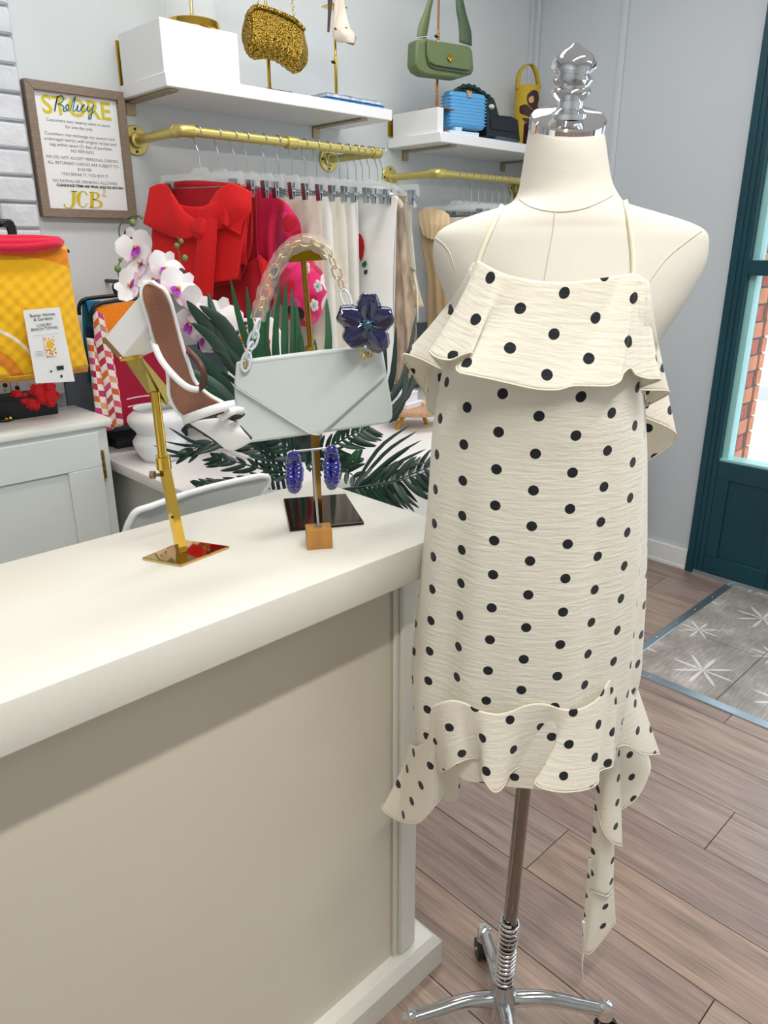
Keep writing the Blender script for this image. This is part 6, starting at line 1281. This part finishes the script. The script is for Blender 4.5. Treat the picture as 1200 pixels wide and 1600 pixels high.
# strap chain: white links at both ends, gold links inside a clear sleeve over the top plate
sl = [(383, 574, .052), (388, 552, .05), (396, 530, .05), (403, 505, .05)]; sleeve = [(402, 500, .04), (410, 470, .034), (420, 440, .03), (432, 415, .028), (446, 393, .026), (466, 380, .026), (486, 378, .026), (503, 386, .026), (516, 402, .028), (526, 425, .03), (536, 452, .034)]; sr = [(536, 455, .04), (545, 478, .045), (556, 508, .05), (568, 535, .05), (576, 550, .052)]
m_wlk = mat('milky_acrylic', '#e6f0f6', .15, alpha=.8)
chain([B0(*p) for p in catmull(sl, 40)], .030, .0065, .0022, 'chain_link', m_wlk, WB, n=4)
chain([B0(*p) for p in catmull(sleeve, 80)], .0215, .0066, .0014, 'chain_link', m_pg, WB, n=14)
chain([B0(*p) for p in catmull(sr, 40)], .030, .0065, .0022, 'chain_link', m_wlk, WB, n=4)
random.seed(9); q = [B0(*p) for p in catmull(sleeve, 40)]; mk('plastic_sleeve', MB().tube(q, [.0125*random.uniform(.88, 1.12) for _ in q], 9), mat('crinkled_clear_film', '#f6eef0', .2, alpha=.17, bump=.8, bscale=120), WB, smooth=30)
mk('ring', MB().tube([B0(383+3.5*math.cos(a*.5236), 566+7*math.sin(a*.5236), .052) for a in range(12)], .0011, 6, closed=True), m_pg, WB, smooth=80)
# navy flower claw clip
FC = thing('flower_clip', B0(570, 510, .07), 'glossy navy blue translucent flower hair clip fastened on the right of the bag strap', 'hair clip')
m_nf = mat('navy_resin', '#040a42', .06, coat=1, spec=.8); m_nc = mat('teal_resin', '#0b4a5a', .1, coat=1)
cn = B0(574, 507, .075)
for an, L, W_ in ((86, 46, 30), (158, 48, 30), (20, 42, 30), (-58, 46, 32), (222, 42, 34)):
    a = math.radians(an); d = RT*math.cos(a)+Vector((0, 0, 1))*math.sin(a); s = RT*-math.sin(a)+Vector((0, 0, 1))*math.cos(a); k_ = 1.12/F; rows = []
    for i in range(13):
        f_ = i/12; wd = W_*k_*(math.sin(math.pi*min(.93, f_*.80+.13))**.5)/2*(1+.05*math.sin(f_*30))*1.25; row = []
        for j in range(9):
            g_ = j/4-1; row.append(cn+d*(L*k_*f_)+s*wd*g_-FW*(.012*f_-.010*abs(g_)**2*1.0+.0018*math.cos(g_*9)*f_-.004*f_*f_))
        rows.append(row)
    mb = MB(); mb.grid(rows); mb.uv = {}; mk('petal', mb, m_nf, FC, solid=.0025, smooth=80)
mk('flower_centre', MB().ball(cn-FW*.006, .008, (1, 1, 1), 14, 10), m_nc, FC)
for k in range(5): a = k*1.257+.5; mk('stamen', MB().tube([cn-FW*.008, cn-FW*.012+RT*.012*math.cos(a)+Vector((0, 0, .012*math.sin(a)))], .0012, 6), m_nc, FC)
mk('clasp', MB().tube([B0(*p) for p in catmull([(562, 536, .06), (563, 548, .062), (568, 556, .062), (575, 557, .06), (576, 550, .056)], 14)], .0018, 8).ball(B0(568, 557, .062), .004), m_pg, FC, kind='stuff', smooth=80)
# earring stand with navy beaded hoops
pe = ontop(497, 838, z0); ES = thing('earring_stand', pe, 'slim silver T-bar earring stand on an oak block near the front of the counter', 'jewellery stand')
bl = [ontop(a, b, z0) for a, b in ((481, 860), (520, 857), (517, 832), (478, 834))]
c0_ = ontop(481, 860, z0); c1_ = ontop(520, 857, z0); wv_ = c1_-c0_; ow = wv_.length; dd2 = Vector((-wv_.y, wv_.x, 0)).normalized()
if dd2.dot(FW) < 0: dd2 = -dd2
M = frame(c0_+wv_/2+dd2*ow*.42, wv_, (0, 0, 1)); hb_ = .031
mb = MB(M); mb.rbox((0, 0, hb_/2), (ow, ow*.84, hb_), .001, 2); mk('foot', mb, mat('oak_foot', '#b9823a', .45, noise=.3, nscale=55, stretch=(1, 1, .06)), ES)
E0 = Plane(Vector(M.translation), phv); et = E0(488, 702); eb = Vector((M.translation.x, M.translation.y, z0+hb_))
mk('pole', MB().cyl(eb, et, .0018, 10), M_steel, ES); mk('pole_collar', MB().cyl(eb, eb+Vector((0, 0, .003)), .006, 16), M_steel, ES); mk('bar', MB().cyl(E0(453, 706, .0), E0(524, 699, .0), .0017, 10), M_steel, ES)
m_nb = mat('navy_glass_bead', '#0b1078', .08, coat=1)
random.seed(4)
for k, (px, py0, py1) in enumerate(((460, 708, 768), (518, 700, 760))):
    te = thing('beaded_earring', E0(px, py1), 'navy blue beaded oval hoop earring, %s one on the slim silver stand' % ('left', 'right')[k], 'earring')
    mk('wire', MB().tube([E0(px, py0-5, 0), E0(px-2, py0-2, .003), E0(px, py0+2, .004)], .0009, 6), m_pg, te)
    for j in range(26):
        a = 2*math.pi*j/26; x_, y_ = px+6.5*math.sin(a), (py0+py1)/2-(py1-py0)/2*math.cos(a)*.92; mk('bead', MB().ball(E0(x_, y_, .004*math.cos(a*3)), .0072*random.uniform(.8, 1.2), n=8, m=6), m_nb, te)
